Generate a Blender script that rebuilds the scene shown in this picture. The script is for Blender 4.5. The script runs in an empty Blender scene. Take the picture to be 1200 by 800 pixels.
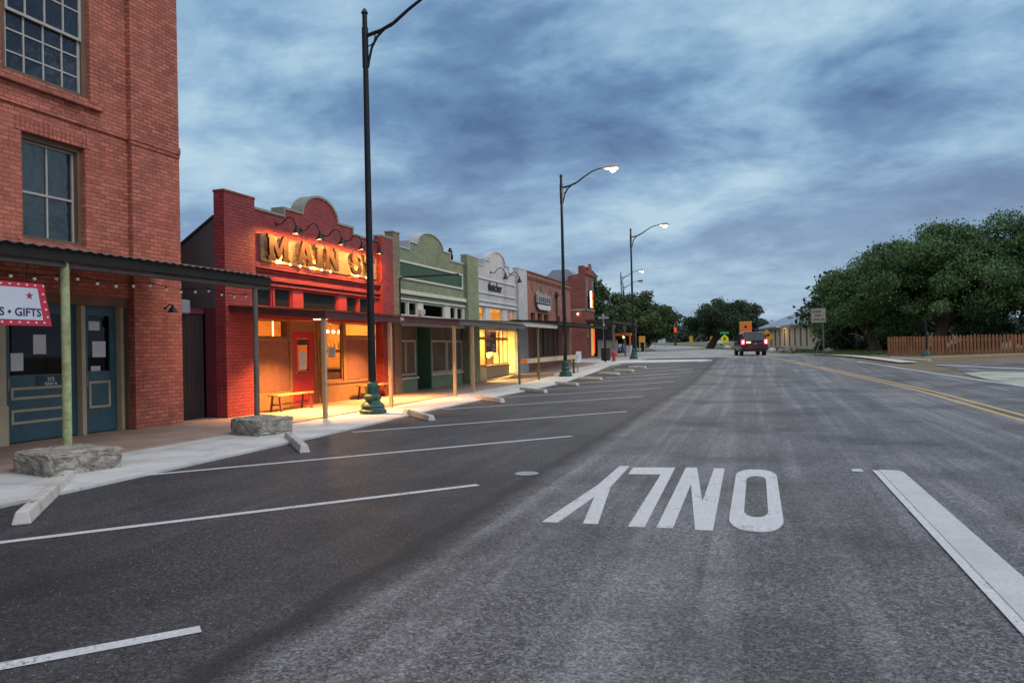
import bpy, bmesh, math, random
import numpy as np
from mathutils import Vector, Matrix
from mathutils.geometry import tessellate_polygon
random.seed(7)
RNG = np.random.default_rng(11)
SC = bpy.context.scene
COL = SC.collection
R = math.radians

# ------------------------------------------------------------------ helpers
def smooth(a, b, t):
    t = min(1.0, max(0.0, (t - a) / (b - a)))
    return t * t * (3 - 2 * t)

def gz0(y):
    e = 0.58 * smooth(28, 56, y)
    if y > 56: e += 0.005 * (min(y, 110) - 56)
    if y > 110: e += 0.012 * (min(y, 300) - 110)
    if y > 300: e += 0.004 * (y - 300)
    return e
KN = [-60, -40, -20] + list(range(-10, 24, 4)) + list(range(26, 70, 2)) + list(range(70, 160, 6)) + list(range(160, 620, 20))
KZ = [gz0(k) for k in KN]
def gz(y): return float(np.interp(y, KN, KZ))
def xc(y):                                   # the centre line of the road, bending away past the shops
    n = max(1, int(abs(y - 18) / 0.5)) if y > 18 else 0
    s = 4.84
    if y > 18:
        for i in range(n):
            yy = 18 + (y - 18) * (i + .5) / n
            s += -(0.17 * smooth(21, 39, yy) + 0.20 * smooth(110, 190, yy)) * (y - 18) / n
    return s

class MB:
    def __init__(s): s.v = []; s.f = []; s.m = []; s.k = 0
    def add(s, vs, fs):
        b = len(s.v); s.v += [tuple(p) for p in vs]
        for f in fs: s.f.append(tuple(i + b for i in f)); s.m.append(s.k)
        return s
    def box(s, x0, x1, y0, y1, z0, z1):
        x0, x1 = sorted((x0, x1)); y0, y1 = sorted((y0, y1)); z0, z1 = sorted((z0, z1))
        return s.add([(x0,y0,z0),(x1,y0,z0),(x1,y1,z0),(x0,y1,z0),(x0,y0,z1),(x1,y0,z1),(x1,y1,z1),(x0,y1,z1)],
              [(0,3,2,1),(4,5,6,7),(0,1,5,4),(1,2,6,5),(2,3,7,6),(3,0,4,7)])
    def hexa(s, p):                          # eight corners in the order of box
        return s.add(p, [(0,3,2,1),(4,5,6,7),(0,1,5,4),(1,2,6,5),(2,3,7,6),(3,0,4,7)])
    def beam(s, a, b, w, h, up=(0,0,1)):
        a = Vector(a); b = Vector(b); d = (b - a).normalized(); u = Vector(up)
        if abs(d.dot(u)) > .98: u = Vector((1,0,0))
        r = d.cross(u).normalized() * w / 2; u = r.cross(d).normalized() * h / 2
        return s.hexa([a-r-u, a+r-u, b+r-u, b-r-u, a-r+u, a+r+u, b+r+u, b-r+u])
    def prism(s, poly, fn, a0, a1, holes=()):     # poly of 2D points; fn(u, v, a) -> 3D
        loops = [list(poly)] + [list(h) for h in holes]
        tri = tessellate_polygon([[Vector((p[0], p[1], 0)) for p in l] for l in loops])
        flat = [p for l in loops for p in l]; n = len(flat)
        vs = [fn(p[0], p[1], a0) for p in flat] + [fn(p[0], p[1], a1) for p in flat]
        fs = []
        for t in tri: fs.append(tuple(t)); fs.append(tuple(i + n for i in reversed(t)))
        o = 0
        for l in loops:
            for i in range(len(l)):
                j = (i + 1) % len(l); fs.append((o+i, o+j, o+j+n, o+i+n))
            o += len(l)
        return s.add(vs, fs)
    def tube(s, pts, rad, n=10, caps=True):
        pts = [Vector(p) for p in pts]; m = len(pts)
        rad = [rad] * m if not hasattr(rad, '__len__') else rad
        vs = []; u = None
        for i, p in enumerate(pts):
            d = (pts[min(i+1, m-1)] - pts[max(i-1, 0)]).normalized()
            if u is None:
                u = Vector((0,0,1)) if abs(d.z) < .9 else Vector((1,0,0))
            u = (u - d * u.dot(d)).normalized(); w = d.cross(u)
            for k in range(n):
                a = 2 * math.pi * k / n
                vs.append(p + (u * math.cos(a) + w * math.sin(a)) * rad[i])
        fs = [(i*n+k, i*n+(k+1)%n, (i+1)*n+(k+1)%n, (i+1)*n+k) for i in range(m-1) for k in range(n)]
        if caps: fs += [tuple(range(n-1, -1, -1)), tuple((m-1)*n + k for k in range(n))]
        return s.add(vs, fs)
    def lathe(s, prof, c, n=16, axis='z', sq=0):
        vs = []
        for r, h in prof:
            for k in range(n):
                a = 2 * math.pi * (k + .5) / n
                ca, sa = math.cos(a), math.sin(a)
                if axis == 'z': vs.append((c[0] + r*ca, c[1] + r*sa, c[2] + h))
                elif axis == 'x': vs.append((c[0] + h, c[1] + r*ca, c[2] + r*sa))
                else: vs.append((c[0] + r*sa, c[1] + h, c[2] + r*ca))
        m = len(prof)
        fs = [(i*n+k, i*n+(k+1)%n, (i+1)*n+(k+1)%n, (i+1)*n+k) for i in range(m-1) for k in range(n)]
        fs += [tuple(range(n-1, -1, -1)), tuple((m-1)*n + k for k in range(n))]
        return s.add(vs, fs)
    def ball(s, c, r, n=10, m=6, sz=1):
        return s.lathe([(max(1e-3, r*math.sin(math.pi*i/m)), -r*sz*math.cos(math.pi*i/m)) for i in range(m+1)], c, n)
    def build(s, name, mats, parent=None, smooth=False, bevel=0, seg=2, weld=False):
        if not isinstance(mats, (list, tuple)): mats = [mats]
        off = Vector(root_of(parent).location) if parent else Vector((0,0,0))
        me = bpy.data.meshes.new(name)
        me.from_pydata([tuple(Vector(p) - off) for p in s.v], [], s.f)
        for m in mats: me.materials.append(m)
        if len(mats) > 1: me.polygons.foreach_set('material_index', s.m)
        bm = bmesh.new(); bm.from_mesh(me)
        if weld: bmesh.ops.remove_doubles(bm, verts=bm.verts, dist=1e-4)
        bmesh.ops.recalc_face_normals(bm, faces=bm.faces)
        if bevel:
            ed = [e for e in bm.edges if len(e.link_faces) == 2 and e.calc_face_angle(0) > .6]
            bmesh.ops.bevel(bm, geom=ed, offset=bevel, segments=seg, affect='EDGES', profile=.5, clamp_overlap=True)
        if smooth:
            for f in bm.faces: f.smooth = True
            for e in bm.edges:
                if len(e.link_faces) == 2 and e.calc_face_angle(0) > .7: e.smooth = False
        bm.to_mesh(me); bm.free()
        return link(name, me, parent)

def root_of(o):
    while o.parent is not None: o = o.parent
    return o
def link(name, me, parent=None):
    o = bpy.data.objects.new(name, me); COL.objects.link(o)
    if parent is not None: o.parent = parent
    return o
def tag(o, label=None, cat=None, group=None, kind=None):
    if label: o['label'] = label
    if cat: o['category'] = cat
    if group: o['group'] = group
    if kind: o['kind'] = kind
    return o
def thing(name, label, cat, loc=(0,0,0), group=None):
    o = bpy.data.objects.new(name, None); COL.objects.link(o); o.location = loc
    o.empty_display_size = .2
    return tag(o, label, cat, group)
def dup(root, loc, rotz=None, label=None):
    r = root.copy(); COL.objects.link(r); r.location = loc
    if rotz is not None: r.rotation_euler = (0, 0, rotz)
    if label: r['label'] = label
    def rec(a, b):
        for ch in kids.get(a.name, []):
            c = ch.copy(); COL.objects.link(c); c.parent = b; rec(ch, c)
    kids = {}
    for o in list(COL.objects):
        if o.parent: kids.setdefault(o.parent.name, []).append(o)
    rec(root, r)
    return r
def text(name, body, size, mat, origin, parent=None, ex=.006, xa=(0,1,0), ya=(0,0,1), bold=0, align='LEFT', sx=1, shear=0):
    cu = bpy.data.curves.new(name, 'FONT'); cu.body = body; cu.size = size; cu.extrude = ex; cu.offset = bold
    cu.align_x = align; cu.resolution_u = 3; cu.shear = shear
    t = bpy.data.objects.new(name + '_tmp', cu); COL.objects.link(t)
    dg = bpy.context.evaluated_depsgraph_get()
    me = bpy.data.meshes.new_from_object(t.evaluated_get(dg))
    bpy.data.objects.remove(t)
    off = Vector(root_of(parent).location) if parent else Vector((0,0,0))
    X, Y = Vector(xa), Vector(ya); Z = X.cross(Y)
    M = Matrix(((X.x*sx, Y.x, Z.x, origin[0]-off.x), (X.y*sx, Y.y, Z.y, origin[1]-off.y), (X.z*sx, Y.z, Z.z, origin[2]-off.z), (0,0,0,1)))
    me.transform(M); me.materials.clear(); me.materials.append(mat)
    return link(name, me, parent)

# ------------------------------------------------------------------ materials
def nt(name):
    m = bpy.data.materials.new(name); m.use_nodes = True
    n = m.node_tree; n.nodes.clear()
    out = n.nodes.new('ShaderNodeOutputMaterial'); b = n.nodes.new('ShaderNodeBsdfPrincipled')
    n.links.new(b.outputs[0], out.inputs[0])
    return m, n, b
def N(n, t, **kw):
    x = n.nodes.new('ShaderNode' + t)
    for k, v in kw.items():
        if k.startswith('i_'):
            x.inputs[k[2:].replace('_', ' ')].default_value = v
        else: setattr(x, k, v)
    return x
def mixc(n, a, b, fac, mode='MIX'):
    x = N(n, 'Mix', data_type='RGBA', blend_type=mode)
    for sock, val in ((x.inputs[6], a), (x.inputs[7], b), (x.inputs[0], fac)):
        if hasattr(val, 'links'): n.links.new(val, sock)
        elif isinstance(val, (int, float)): sock.default_value = val
        else: sock.default_value = (*val, 1) if len(val) == 3 else val
    return x.outputs[2]
def noise(n, co, scale, detail=4, rough=.6, dist=0):
    x = N(n, 'TexNoise'); x.inputs['Scale'].default_value = scale; x.inputs['Detail'].default_value = detail
    x.inputs['Roughness'].default_value = rough; x.inputs['Distortion'].default_value = dist
    n.links.new(co, x.inputs['Vector']); return x.outputs['Fac']
def mapr(n, v, a, b, c=0., d=1.):
    x = N(n, 'MapRange'); x.inputs[1].default_value = a; x.inputs[2].default_value = b; x.inputs[3].default_value = c; x.inputs[4].default_value = d
    n.links.new(v, x.inputs[0]); return x.outputs[0]
def scaled(n, co, sc):
    x = N(n, 'Mapping'); x.inputs['Scale'].default_value = sc; n.links.new(co, x.inputs[0]); return x.outputs[0]
def math_(n, op, a, b=None):
    x = N(n, 'Math', operation=op)
    for i, v in enumerate((a, b)):
        if v is None: continue
        if hasattr(v, 'links'): n.links.new(v, x.inputs[i])
        else: x.inputs[i].default_value = v
    return x.outputs[0]
def bump(n, b, h, strength=.3, dist=.01):
    x = N(n, 'Bump'); x.inputs['Strength'].default_value = strength; x.inputs['Distance'].default_value = dist
    n.links.new(h, x.inputs['Height']); n.links.new(x.outputs[0], b.inputs['Normal'])

def plain(name, col, rough=.7, var=.25, scale=3., metal=0., bmp=.15, fine=40., spec=.4, stretch=(1,1,1), dirt=None, dirtamt=.5, joint=0):
    m, n, b = nt(name)
    g = N(n, 'NewGeometry'); co = scaled(n, g.outputs['Position'], stretch)
    a = noise(n, co, scale, 5); f = noise(n, co, fine, 3)
    s = math_(n, 'ADD', math_(n, 'MULTIPLY', a, .65), math_(n, 'MULTIPLY', f, .35))
    v = mapr(n, s, .3, .7)
    lo = tuple(c * (1 - var) for c in col); hi = tuple(min(1, c * (1 + var)) for c in col)
    c = mixc(n, lo, hi, v)
    if dirt: c = mixc(n, c, dirt, math_(n, 'MULTIPLY', mapr(n, noise(n, co, scale * .7 + .3, 6, .7), .48, .72), dirtamt))
    if joint:
        sj = N(n, 'SeparateXYZ'); n.links.new(g.outputs['Position'], sj.inputs[0])
        fr_ = math_(n, 'FRACT', math_(n, 'DIVIDE', math_(n, 'ADD', sj.outputs[1], 50.3), joint))
        c = mixc(n, c, tuple(x * .35 for x in col), math_(n, 'MULTIPLY', math_(n, 'LESS_THAN', fr_, .014 / joint), .8))
    n.links.new(c, b.inputs['Base Color'])
    b.inputs['Roughness'].default_value = rough; b.inputs['Metallic'].default_value = metal; b.inputs['Specular IOR Level'].default_value = spec
    if bmp: bump(n, b, f, bmp, .006)
    return m
def emit(name, col, st):
    m, n, b = nt(name)
    b.inputs['Base Color'].default_value = (*col, 1); b.inputs['Emission Color'].default_value = (*col, 1); b.inputs['Emission Strength'].default_value = st
    return m
def bricks(name, c1, c2, mortar, rough=.85, paint=0., bw=.225, rh=.082, ms=.0105, stain=(.05,.035,.03), stainamt=.55, bstr=.6):
    m, n, b = nt(name)
    tc = N(n, 'TexCoord'); g = N(n, 'NewGeometry')
    sp = N(n, 'SeparateXYZ'); n.links.new(g.outputs['Position'], sp.inputs[0])
    sn = N(n, 'SeparateXYZ'); n.links.new(g.outputs['True Normal'], sn.inputs[0])
    ax = math_(n, 'ABSOLUTE', sn.outputs[0]); ay = math_(n, 'ABSOLUTE', sn.outputs[1])
    u = math_(n, 'ADD', math_(n, 'MULTIPLY', sp.outputs[1], ax), math_(n, 'MULTIPLY', sp.outputs[0], math_(n, 'SUBTRACT', 1., ax)))
    cb = N(n, 'CombineXYZ'); n.links.new(u, cb.inputs[0]); n.links.new(sp.outputs[2], cb.inputs[1])
    wob = noise(n, g.outputs['Position'], 9, 2)
    cb2 = N(n, 'VectorMath', operation='ADD'); n.links.new(cb.outputs[0], cb2.inputs[0])
    wv = N(n, 'CombineXYZ'); n.links.new(math_(n, 'MULTIPLY', math_(n, 'SUBTRACT', wob, .5), .012), wv.inputs[1]); n.links.new(wv.outputs[0], cb2.inputs[1])
    t = N(n, 'TexBrick'); n.links.new(cb2.outputs[0], t.inputs['Vector'])
    t.inputs['Scale'].default_value = 1; t.inputs['Brick Width'].default_value = bw; t.inputs['Row Height'].default_value = rh
    t.inputs['Mortar Size'].default_value = ms; t.inputs['Mortar Smooth'].default_value = .3; t.inputs['Bias'].default_value = 0
    t.inputs['Color1'].default_value = (*c1, 1); t.inputs['Color2'].default_value = (*c2, 1); t.inputs['Mortar'].default_value = (*mortar, 1)
    pn = mapr(n, noise(n, g.outputs['Position'], 1.1, 6, .65), .35, .7)
    c = mixc(n, t.outputs['Color'], tuple(x * 1.35 for x in c1), math_(n, 'MULTIPLY', pn, .35))
    st = mapr(n, noise(n, scaled(n, g.outputs['Position'], (1, 1, .35)), 1.7, 6, .7), .54, .78)
    c = mixc(n, c, stain, math_(n, 'MULTIPLY', st, stainamt))
    pale = mapr(n, noise(n, g.outputs['Position'], .9, 7, .75), .56, .74); c = mixc(n, c, tuple(min(1, x * 1.15 + .10) for x in c1), math_(n, 'MULTIPLY', pale, .4))
    f = noise(n, g.outputs['Position'], 38, 4)
    c = mixc(n, c, mixc(n, (.6,.6,.6), (1.35,1.35,1.35), mapr(n, f, .3, .7)), .7, 'MULTIPLY')
    n.links.new(c, b.inputs['Base Color']); b.inputs['Roughness'].default_value = rough; b.inputs['Specular IOR Level'].default_value = .3
    h = math_(n, 'ADD', math_(n, 'MULTIPLY', t.outputs['Fac'], -1.), math_(n, 'MULTIPLY', f, .5))
    bump(n, b, h, bstr, .012)
    return m
def glass(name, tint=(.9,.95,.95), refl=.6):
    m = bpy.data.materials.new(name); m.use_nodes = True; n = m.node_tree; n.nodes.clear()
    out = n.nodes.new('ShaderNodeOutputMaterial')
    tr = N(n, 'BsdfTransparent'); tr.inputs[0].default_value = (*tint, 1)
    gl = N(n, 'BsdfGlossy'); gl.inputs['Roughness'].default_value = .03
    fr = N(n, 'Fresnel'); fr.inputs[0].default_value = 1.5
    mx = N(n, 'MixShader'); g_ = N(n, 'NewGeometry'); n.links.new(math_(n, 'MULTIPLY', math_(n, 'MULTIPLY', fr.outputs[0], refl), math_(n, 'SUBTRACT', 1., g_.outputs['Backfacing'])), mx.inputs[0])
    n.links.new(tr.outputs[0], mx.inputs[1]); n.links.new(gl.outputs[0], mx.inputs[2]); n.links.new(mx.outputs[0], out.inputs[0])
    return m
def darkglass(name, col=(.02,.025,.03), rough=.05):
    m, n, b = nt(name); g = N(n, 'NewGeometry')
    b.inputs['Base Color'].default_value = (*col, 1); b.inputs['Roughness'].default_value = rough; b.inputs['Specular IOR Level'].default_value = .9
    bump(n, b, noise(n, g.outputs['Position'], 1.6, 3), .25, .08)
    return m
def asphalt(name, lo, hi, streak=.5, seam=False, rough=.62, speck=.25):
    m, n, b = nt(name); g = N(n, 'NewGeometry'); P = g.outputs['Position']
    f = noise(n, P, 42, 4, .85); f2 = noise(n, P, 130, 3, .8); f3 = noise(n, P, 9, 5, .75)
    big = noise(n, P, .45, 5, .6)
    def cells(sc):
        v_ = N(n, 'TexVoronoi'); v_.inputs['Scale'].default_value = sc; n.links.new(P, v_.inputs['Vector'])
        s_ = N(n, 'SeparateColor'); n.links.new(v_.outputs['Color'], s_.inputs[0]); return s_.outputs[0]
    gr = math_(n, 'ADD', math_(n, 'MULTIPLY', math_(n, 'POWER', cells(58), 2.2), .62), math_(n, 'MULTIPLY', math_(n, 'POWER', cells(135), 2.0), .55))
    gr = math_(n, 'ADD', gr, math_(n, 'MULTIPLY', math_(n, 'SUBTRACT', mapr(n, f3, .38, .62), .5), .12))
    stx = noise(n, scaled(n, P, (2.1, .055, 1)), 1.3, 4, .6, .35)
    c = mixc(n, lo, hi, gr)
    stm = math_(n, 'MULTIPLY', mapr(n, stx, .47, .68), streak)
    c = mixc(n, c, mixc(n, tuple(x * .75 for x in hi), tuple(x * 2.1 for x in hi), math_(n, 'ADD', gr, .1)), stm)
    c = mixc(n, c, tuple(x * .62 for x in lo), math_(n, 'MULTIPLY', mapr(n, big, .45, .68), .7))
    v = N(n, 'TexVoronoi'); v.inputs['Scale'].default_value = 38; n.links.new(P, v.inputs['Vector'])
    sel = N(n, 'SeparateColor'); n.links.new(v.outputs['Color'], sel.inputs[0])
    st = math_(n, 'MULTIPLY', math_(n, 'LESS_THAN', v.outputs['Distance'], .22), math_(n, 'GREATER_THAN', sel.outputs[0], .86))
    c = mixc(n, c, (.42,.41,.40), math_(n, 'MULTIPLY', st, speck))
    if seam:
        sp = N(n, 'SeparateXYZ'); n.links.new(P, sp.inputs[0])
        wob = math_(n, 'MULTIPLY', math_(n, 'SUBTRACT', noise(n, P, 1.5, 4), .5), .35)
        d = math_(n, 'ABSOLUTE', math_(n, 'ADD', math_(n, 'SUBTRACT', sp.outputs[0], -2.62), wob))
        c = mixc(n, c, tuple(x * .35 for x in lo), mapr(n, d, .05, .30, .85, 0))
    n.links.new(c, b.inputs['Base Color'])
    n.links.new(mapr(n, f, .3, .7, rough - .1, rough + .18), b.inputs['Roughness']); b.inputs['Specular IOR Level'].default_value = .5
    bump(n, b, math_(n, 'ADD', f, math_(n, 'MULTIPLY', f2, .8)), .8, .010)
    return m
def paint(name, col, wear=(.12,.12,.125), amt=.6, th=(.5,.72)):
    m, n, b = nt(name); g = N(n, 'NewGeometry'); P = g.outputs['Position']
    a = noise(n, P, 34, 6, .8); a2 = noise(n, P, 2.4, 5, .65)
    s_ = math_(n, 'ADD', math_(n, 'MULTIPLY', a, .62), math_(n, 'MULTIPLY', a2, .38))
    c = mixc(n, tuple(x * .72 for x in col), col, mapr(n, a2, .3, .6))
    c = mixc(n, c, wear, math_(n, 'MULTIPLY', mapr(n, s_, .46, .62), .45))
    n.links.new(c, b.inputs['Base Color']); b.inputs['Roughness'].default_value = .65
    bump(n, b, noise(n, P, 120, 3), .5, .004)
    out = [x for x in n.nodes if x.type == 'OUTPUT_MATERIAL'][0]
    tr = N(n, 'BsdfTransparent'); mx = N(n, 'MixShader')
    n.links.new(math_(n, 'MULTIPLY', mapr(n, s_, th[0] + .07, th[0] + .11), amt), mx.inputs[0]); n.links.new(b.outputs[0], mx.inputs[1]); n.links.new(tr.outputs[0], mx.inputs[2]); n.links.new(mx.outputs[0], out.inputs[0])
    return m
def leafmat(name, a, c2):
    m, n, b = nt(name); g = N(n, 'NewGeometry'); P = g.outputs['Position']
    f = noise(n, P, .45, 5, .7); r = N(n, 'TexWhiteNoise'); r.noise_dimensions = '3D'
    pk = N(n, 'VectorMath', operation='SNAP'); n.links.new(P, pk.inputs[0]); pk.inputs[1].default_value = (.3,.3,.3); n.links.new(pk.outputs[0], r.inputs[0])
    c = mixc(n, a, c2, mapr(n, math_(n, 'ADD', math_(n, 'MULTIPLY', f, .7), math_(n, 'MULTIPLY', r.outputs[0], .3)), .32, .68))
    n.links.new(c, b.inputs['Base Color']); b.inputs['Roughness'].default_value = .6; b.inputs['Specular IOR Level'].default_value = .25
    return m

M = {}
M['road'] = asphalt('road_asphalt', (.014,.0135,.0145), (.285,.275,.282), .34, True)
M['park'] = asphalt('parking_asphalt', (.004,.004,.0046), (.105,.101,.107), .22, False, .6, .55)
M['old'] = asphalt('old_pale_paving', (.20,.195,.185), (.46,.45,.42), .2, False, .75, .1)
M['white'] = paint('white_road_paint', (.64,.64,.645), (.12,.12,.125), .85, (.50,.66))
M['whitethick'] = paint('cream_thermoplastic', (.56,.56,.54), (.24,.24,.23), 0., (.45,.68))
M['yellow'] = paint('yellow_road_paint', (.66,.42,.14), (.16,.13,.09), .75, (.48,.66))
def cracked(m, sc, amt):
    n = m.node_tree; b = [x for x in n.nodes if x.type == 'BSDF_PRINCIPLED'][0]; l = b.inputs['Base Color'].links[0].from_socket
    g = N(n, 'NewGeometry'); wn = N(n, 'VectorMath', operation='ADD'); n.links.new(g.outputs['Position'], wn.inputs[0])
    nz = N(n, 'TexNoise'); nz.inputs['Scale'].default_value = 7; n.links.new(g.outputs['Position'], nz.inputs['Vector'])
    sc_ = N(n, 'VectorMath', operation='SCALE'); sc_.inputs['Scale'].default_value = .18; n.links.new(nz.outputs['Color'], sc_.inputs[0]); n.links.new(sc_.outputs[0], wn.inputs[1])
    v = N(n, 'TexVoronoi', feature='DISTANCE_TO_EDGE'); v.inputs['Scale'].default_value = sc; n.links.new(scaled(n, wn.outputs[0], (1,1,1.6)), v.inputs['Vector'])
    k = mapr(n, v.outputs['Distance'], 0, .09, amt, 0); n.links.new(mixc(n, l, (.02,.018,.015), k), b.inputs['Base Color'])
    bump(n, b, mapr(n, v.outputs['Distance'], 0, .25), .9, .03)
M['concrete'] = plain('pale_concrete', (.56,.55,.54), .8, .18, 1.2, fine=60, dirt=(.26,.23,.20), dirtamt=.65, joint=1.9)
M['walk'] = plain('tan_concrete_walk', (.36,.265,.215), .75, .22, 1.5, fine=50, dirt=(.17,.13,.11), dirtamt=.6, joint=1.5)
M['oldboard'] = plain('faded_sign_board', (.30,.27,.21), .8, .25, 3)
M['apron'] = plain('pale_worn_apron', (.36,.37,.31), .85, .3, .8, fine=30, dirt=(.13,.125,.115), dirtamt=.9)
M['stop'] = plain('wheel_stop_concrete', (.50,.47,.43), .8, .2, 4, fine=50, dirt=(.22,.20,.18), dirtamt=.55)
M['stone'] = plain('weathered_block_stone', (.36,.325,.275), .9, .45, 6, bmp=1., fine=45, dirt=(.11,.095,.08), dirtamt=.8)
cracked(M['stone'], 3.2, .45)
M['dirt'] = plain('dry_grass_dirt', (.16,.125,.085), .95, .35, .35, bmp=.5, fine=9, dirt=(.07,.085,.03), dirtamt=.9)
M['grass'] = plain('mown_grass', (.085,.125,.035), .95, .4, .8, bmp=.8, fine=14, dirt=(.16,.13,.07), dirtamt=.5)
M['brickLB'] = bricks('old_red_brick', (.55,.17,.115), (.31,.088,.06), (.15,.068,.05))
M['brickRed'] = bricks('painted_red_brick', (.32,.05,.052), (.22,.034,.038), (.10,.016,.02), .6, stain=(.06,.02,.02), stainamt=.45)
M['brickGreen'] = bricks('painted_olive_brick', (.26,.29,.18), (.185,.215,.13), (.09,.095,.055), .7, stainamt=.4)
M['brickTan'] = bricks('tan_trim_brick', (.27,.225,.14), (.19,.16,.10), (.12,.10,.07), .8, stainamt=.3)
M['brickWhite'] = bricks('painted_white_brick', (.46,.46,.48), (.40,.40,.42), (.25,.25,.27), .7, stain=(.25,.24,.24), stainamt=.4, bstr=.3)
M['brickBrown'] = bricks('brown_red_brick', (.34,.135,.095), (.19,.075,.055), (.22,.15,.12), stainamt=.65)
M['brickTwo'] = bricks('deep_red_brick', (.24,.075,.062), (.17,.052,.044), (.11,.05,.042))
M['coping'] = plain('grey_green_coping', (.25,.26,.22), .8, .25, 3)
M['copingW'] = plain('pale_coping', (.42,.42,.45), .8, .2, 3)
M['trimLB'] = plain('brown_timber', (.16,.095,.06), .75, .3, 4, stretch=(1,1,.3))
M['cream'] = plain('cream_trim_paint', (.50,.41,.27), .6, .15, 4)
M['teal'] = plain('teal_door_paint', (.045,.108,.138), .45, .3, 3, spec=.5)
M['tealD'] = plain('dark_teal_recess', (.012,.05,.065), .45, .3, 3, spec=.5)
M['whitewood'] = plain('old_white_sash', (.42,.40,.37), .6, .2, 6)
M['greywood'] = plain('weathered_grey_timber', (.13,.115,.095), .85, .45, 5, stretch=(1,1,.2))
M['greenpost'] = plain('peeling_pale_green_post', (.36,.39,.20), .8, .35, 9, bmp=.6, fine=30, dirt=(.12,.09,.05), dirtamt=.75)
M['tanpost'] = plain('tan_painted_post', (.40,.29,.17), .6, .15, 4)
M['olivepost'] = plain('olive_painted_post', (.14,.125,.07), .6, .2, 4)
M['corr'] = plain('rusty_corrugated_iron', (.22,.15,.13), .6, .35, 2, .4, dirt=(.10,.05,.035), dirtamt=.7)
M['awnD'] = plain('dark_timber_fascia', (.017,.014,.012), .85, .4, 4)
M['beam'] = plain('grey_beam', (.075,.06,.05), .8, .35, 4)
M['maroon'] = plain('maroon_fascia', (.085,.028,.028), .55, .25, 3)
M['awnG'] = plain('grey_green_fascia', (.12,.12,.095), .6, .2, 3)
M['awnW'] = plain('pale_grey_fascia', (.50,.48,.48), .6, .15, 3)
M['awnB'] = plain('black_fascia', (.03,.03,.028), .6, .2, 3)
M['soffit'] = plain('timber_soffit', (.22,.13,.08), .7, .25, 5)
M['black'] = plain('black_painted_steel', (.012,.013,.016), .45, .2, 5, .3, .05)
M['lampgreen'] = plain('green_painted_iron', (.016,.072,.062), .5, .3, 6, .2, dirt=(.03,.05,.045))
M['reddoor'] = plain('red_door_paint', (.50,.035,.035), .4, .12, 3)
M['burlap'] = plain('brown_woven_screen', (.21,.098,.066), .85, .2, 5, fine=160, bmp=.5)
M['orangewood'] = plain('varnished_orange_timber', (.30,.155,.062), .5, .25, 5)
M['benchtop'] = plain('honey_bench_timber', (.46,.30,.12), .5, .2, 6, stretch=(1,.2,1))
M['benchleg'] = plain('dark_bench_timber', (.11,.05,.035), .6, .2, 6)
M['redtrim'] = plain('red_timber_trim', (.36,.045,.04), .5, .15, 3)
M['letter'] = plain('bronze_letter_metal', (.030,.015,.006), .6, .2, 4, .1)
M['panelG'] = plain('dark_green_panel', (.022,.075,.045), .6, .25, 4)
M['creamW'] = plain('cream_white_trim', (.58,.56,.47), .6, .12, 4)
M['greenwood'] = plain('olive_green_timber', (.20,.26,.14), .6, .2, 4)
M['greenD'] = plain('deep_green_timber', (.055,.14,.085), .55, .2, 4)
M['tanframe'] = plain('tan_window_frame', (.50,.38,.25), .6, .2, 4)
M['screen'] = plain('dark_mesh_screen', (.15,.11,.085), .8, .25, 2, fine=200, bmp=.3)
M['greytrim'] = plain('pale_grey_trim', (.55,.55,.57), .6, .1, 4)
M['metalside'] = plain('grey_metal_siding', (.105,.105,.11), .6, .25, 1.5, .3)
M['roofmetal'] = plain('blue_grey_metal_roof', (.26,.30,.36), .5, .15, 1, .4)
M['gate'] = plain('blackened_gate_boards', (.018,.014,.016), .8, .4, 4, stretch=(1,1,.2))
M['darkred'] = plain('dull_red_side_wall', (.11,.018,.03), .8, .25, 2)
M['interior'] = plain('warm_plaster', (.50,.40,.27), .8, .15, 1)
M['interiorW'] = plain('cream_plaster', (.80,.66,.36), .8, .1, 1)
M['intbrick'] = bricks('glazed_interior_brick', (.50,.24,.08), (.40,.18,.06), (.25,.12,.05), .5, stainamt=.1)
M['floorint'] = plain('timber_floor', (.22,.11,.05), .6, .2, 2)
M['paper'] = plain('white_paper', (.72,.72,.70), .8, .06, 5, bmp=0)
M['ink'] = plain('dark_ink', (.03,.03,.04), .7, .1, 5, bmp=0)
M['glass'] = glass('window_glass')
M['glassD'] = glass('dim_window_glass', (.45,.48,.50), .8)
M['skyglass'] = darkglass('old_reflecting_glass')
M['carglass'] = darkglass('tinted_car_glass', (.012,.012,.016))
M['signwhite'] = plain('pale_sign_board', (.58,.61,.68), .5, .08, 2, bmp=.05)
M['signred'] = plain('red_sign_border', (.55,.03,.07), .5, .12, 3)
M['signnavy'] = plain('navy_sign_paint', (.05,.025,.10), .5, .1, 3, bmp=0)
M['signcrim'] = plain('crimson_sign_paint', (.42,.02,.09), .5, .1, 3, bmp=0)
M['bulb'] = plain('frosted_bulb', (.75,.68,.52), .3, .05, 3, bmp=0)
M['bulbon'] = emit('lit_warm_bulb', (1, .62, .25), 22)
M['sodium'] = emit('lit_street_lamp_lens', (1, .78, .38), 3.0)
M['tail'] = emit('lit_tail_light', (1, .03, .05), 7)
M['tailcore'] = emit('bright_brake_core', (1, .45, .35), 14)
M['platelit'] = emit('lit_number_plate', (1, .80, .45), 1.1)
M['neonY'] = emit('yellow_neon_tube', (1, .62, .22), 9)
M['neonR'] = emit('red_neon_tube', (1, .09, .03), 8)
M['neonrod'] = emit('orange_neon_rod', (1, .30, .12), 6)
M['glowY'] = emit('lit_yellow_doorway', (.9, .55, .10), .45)
M['glowR'] = emit('lit_red_door_panel', (1, .09, .03), .9)
M['tube'] = emit('lit_ceiling_tube', (1, .80, .42), 9)
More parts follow.
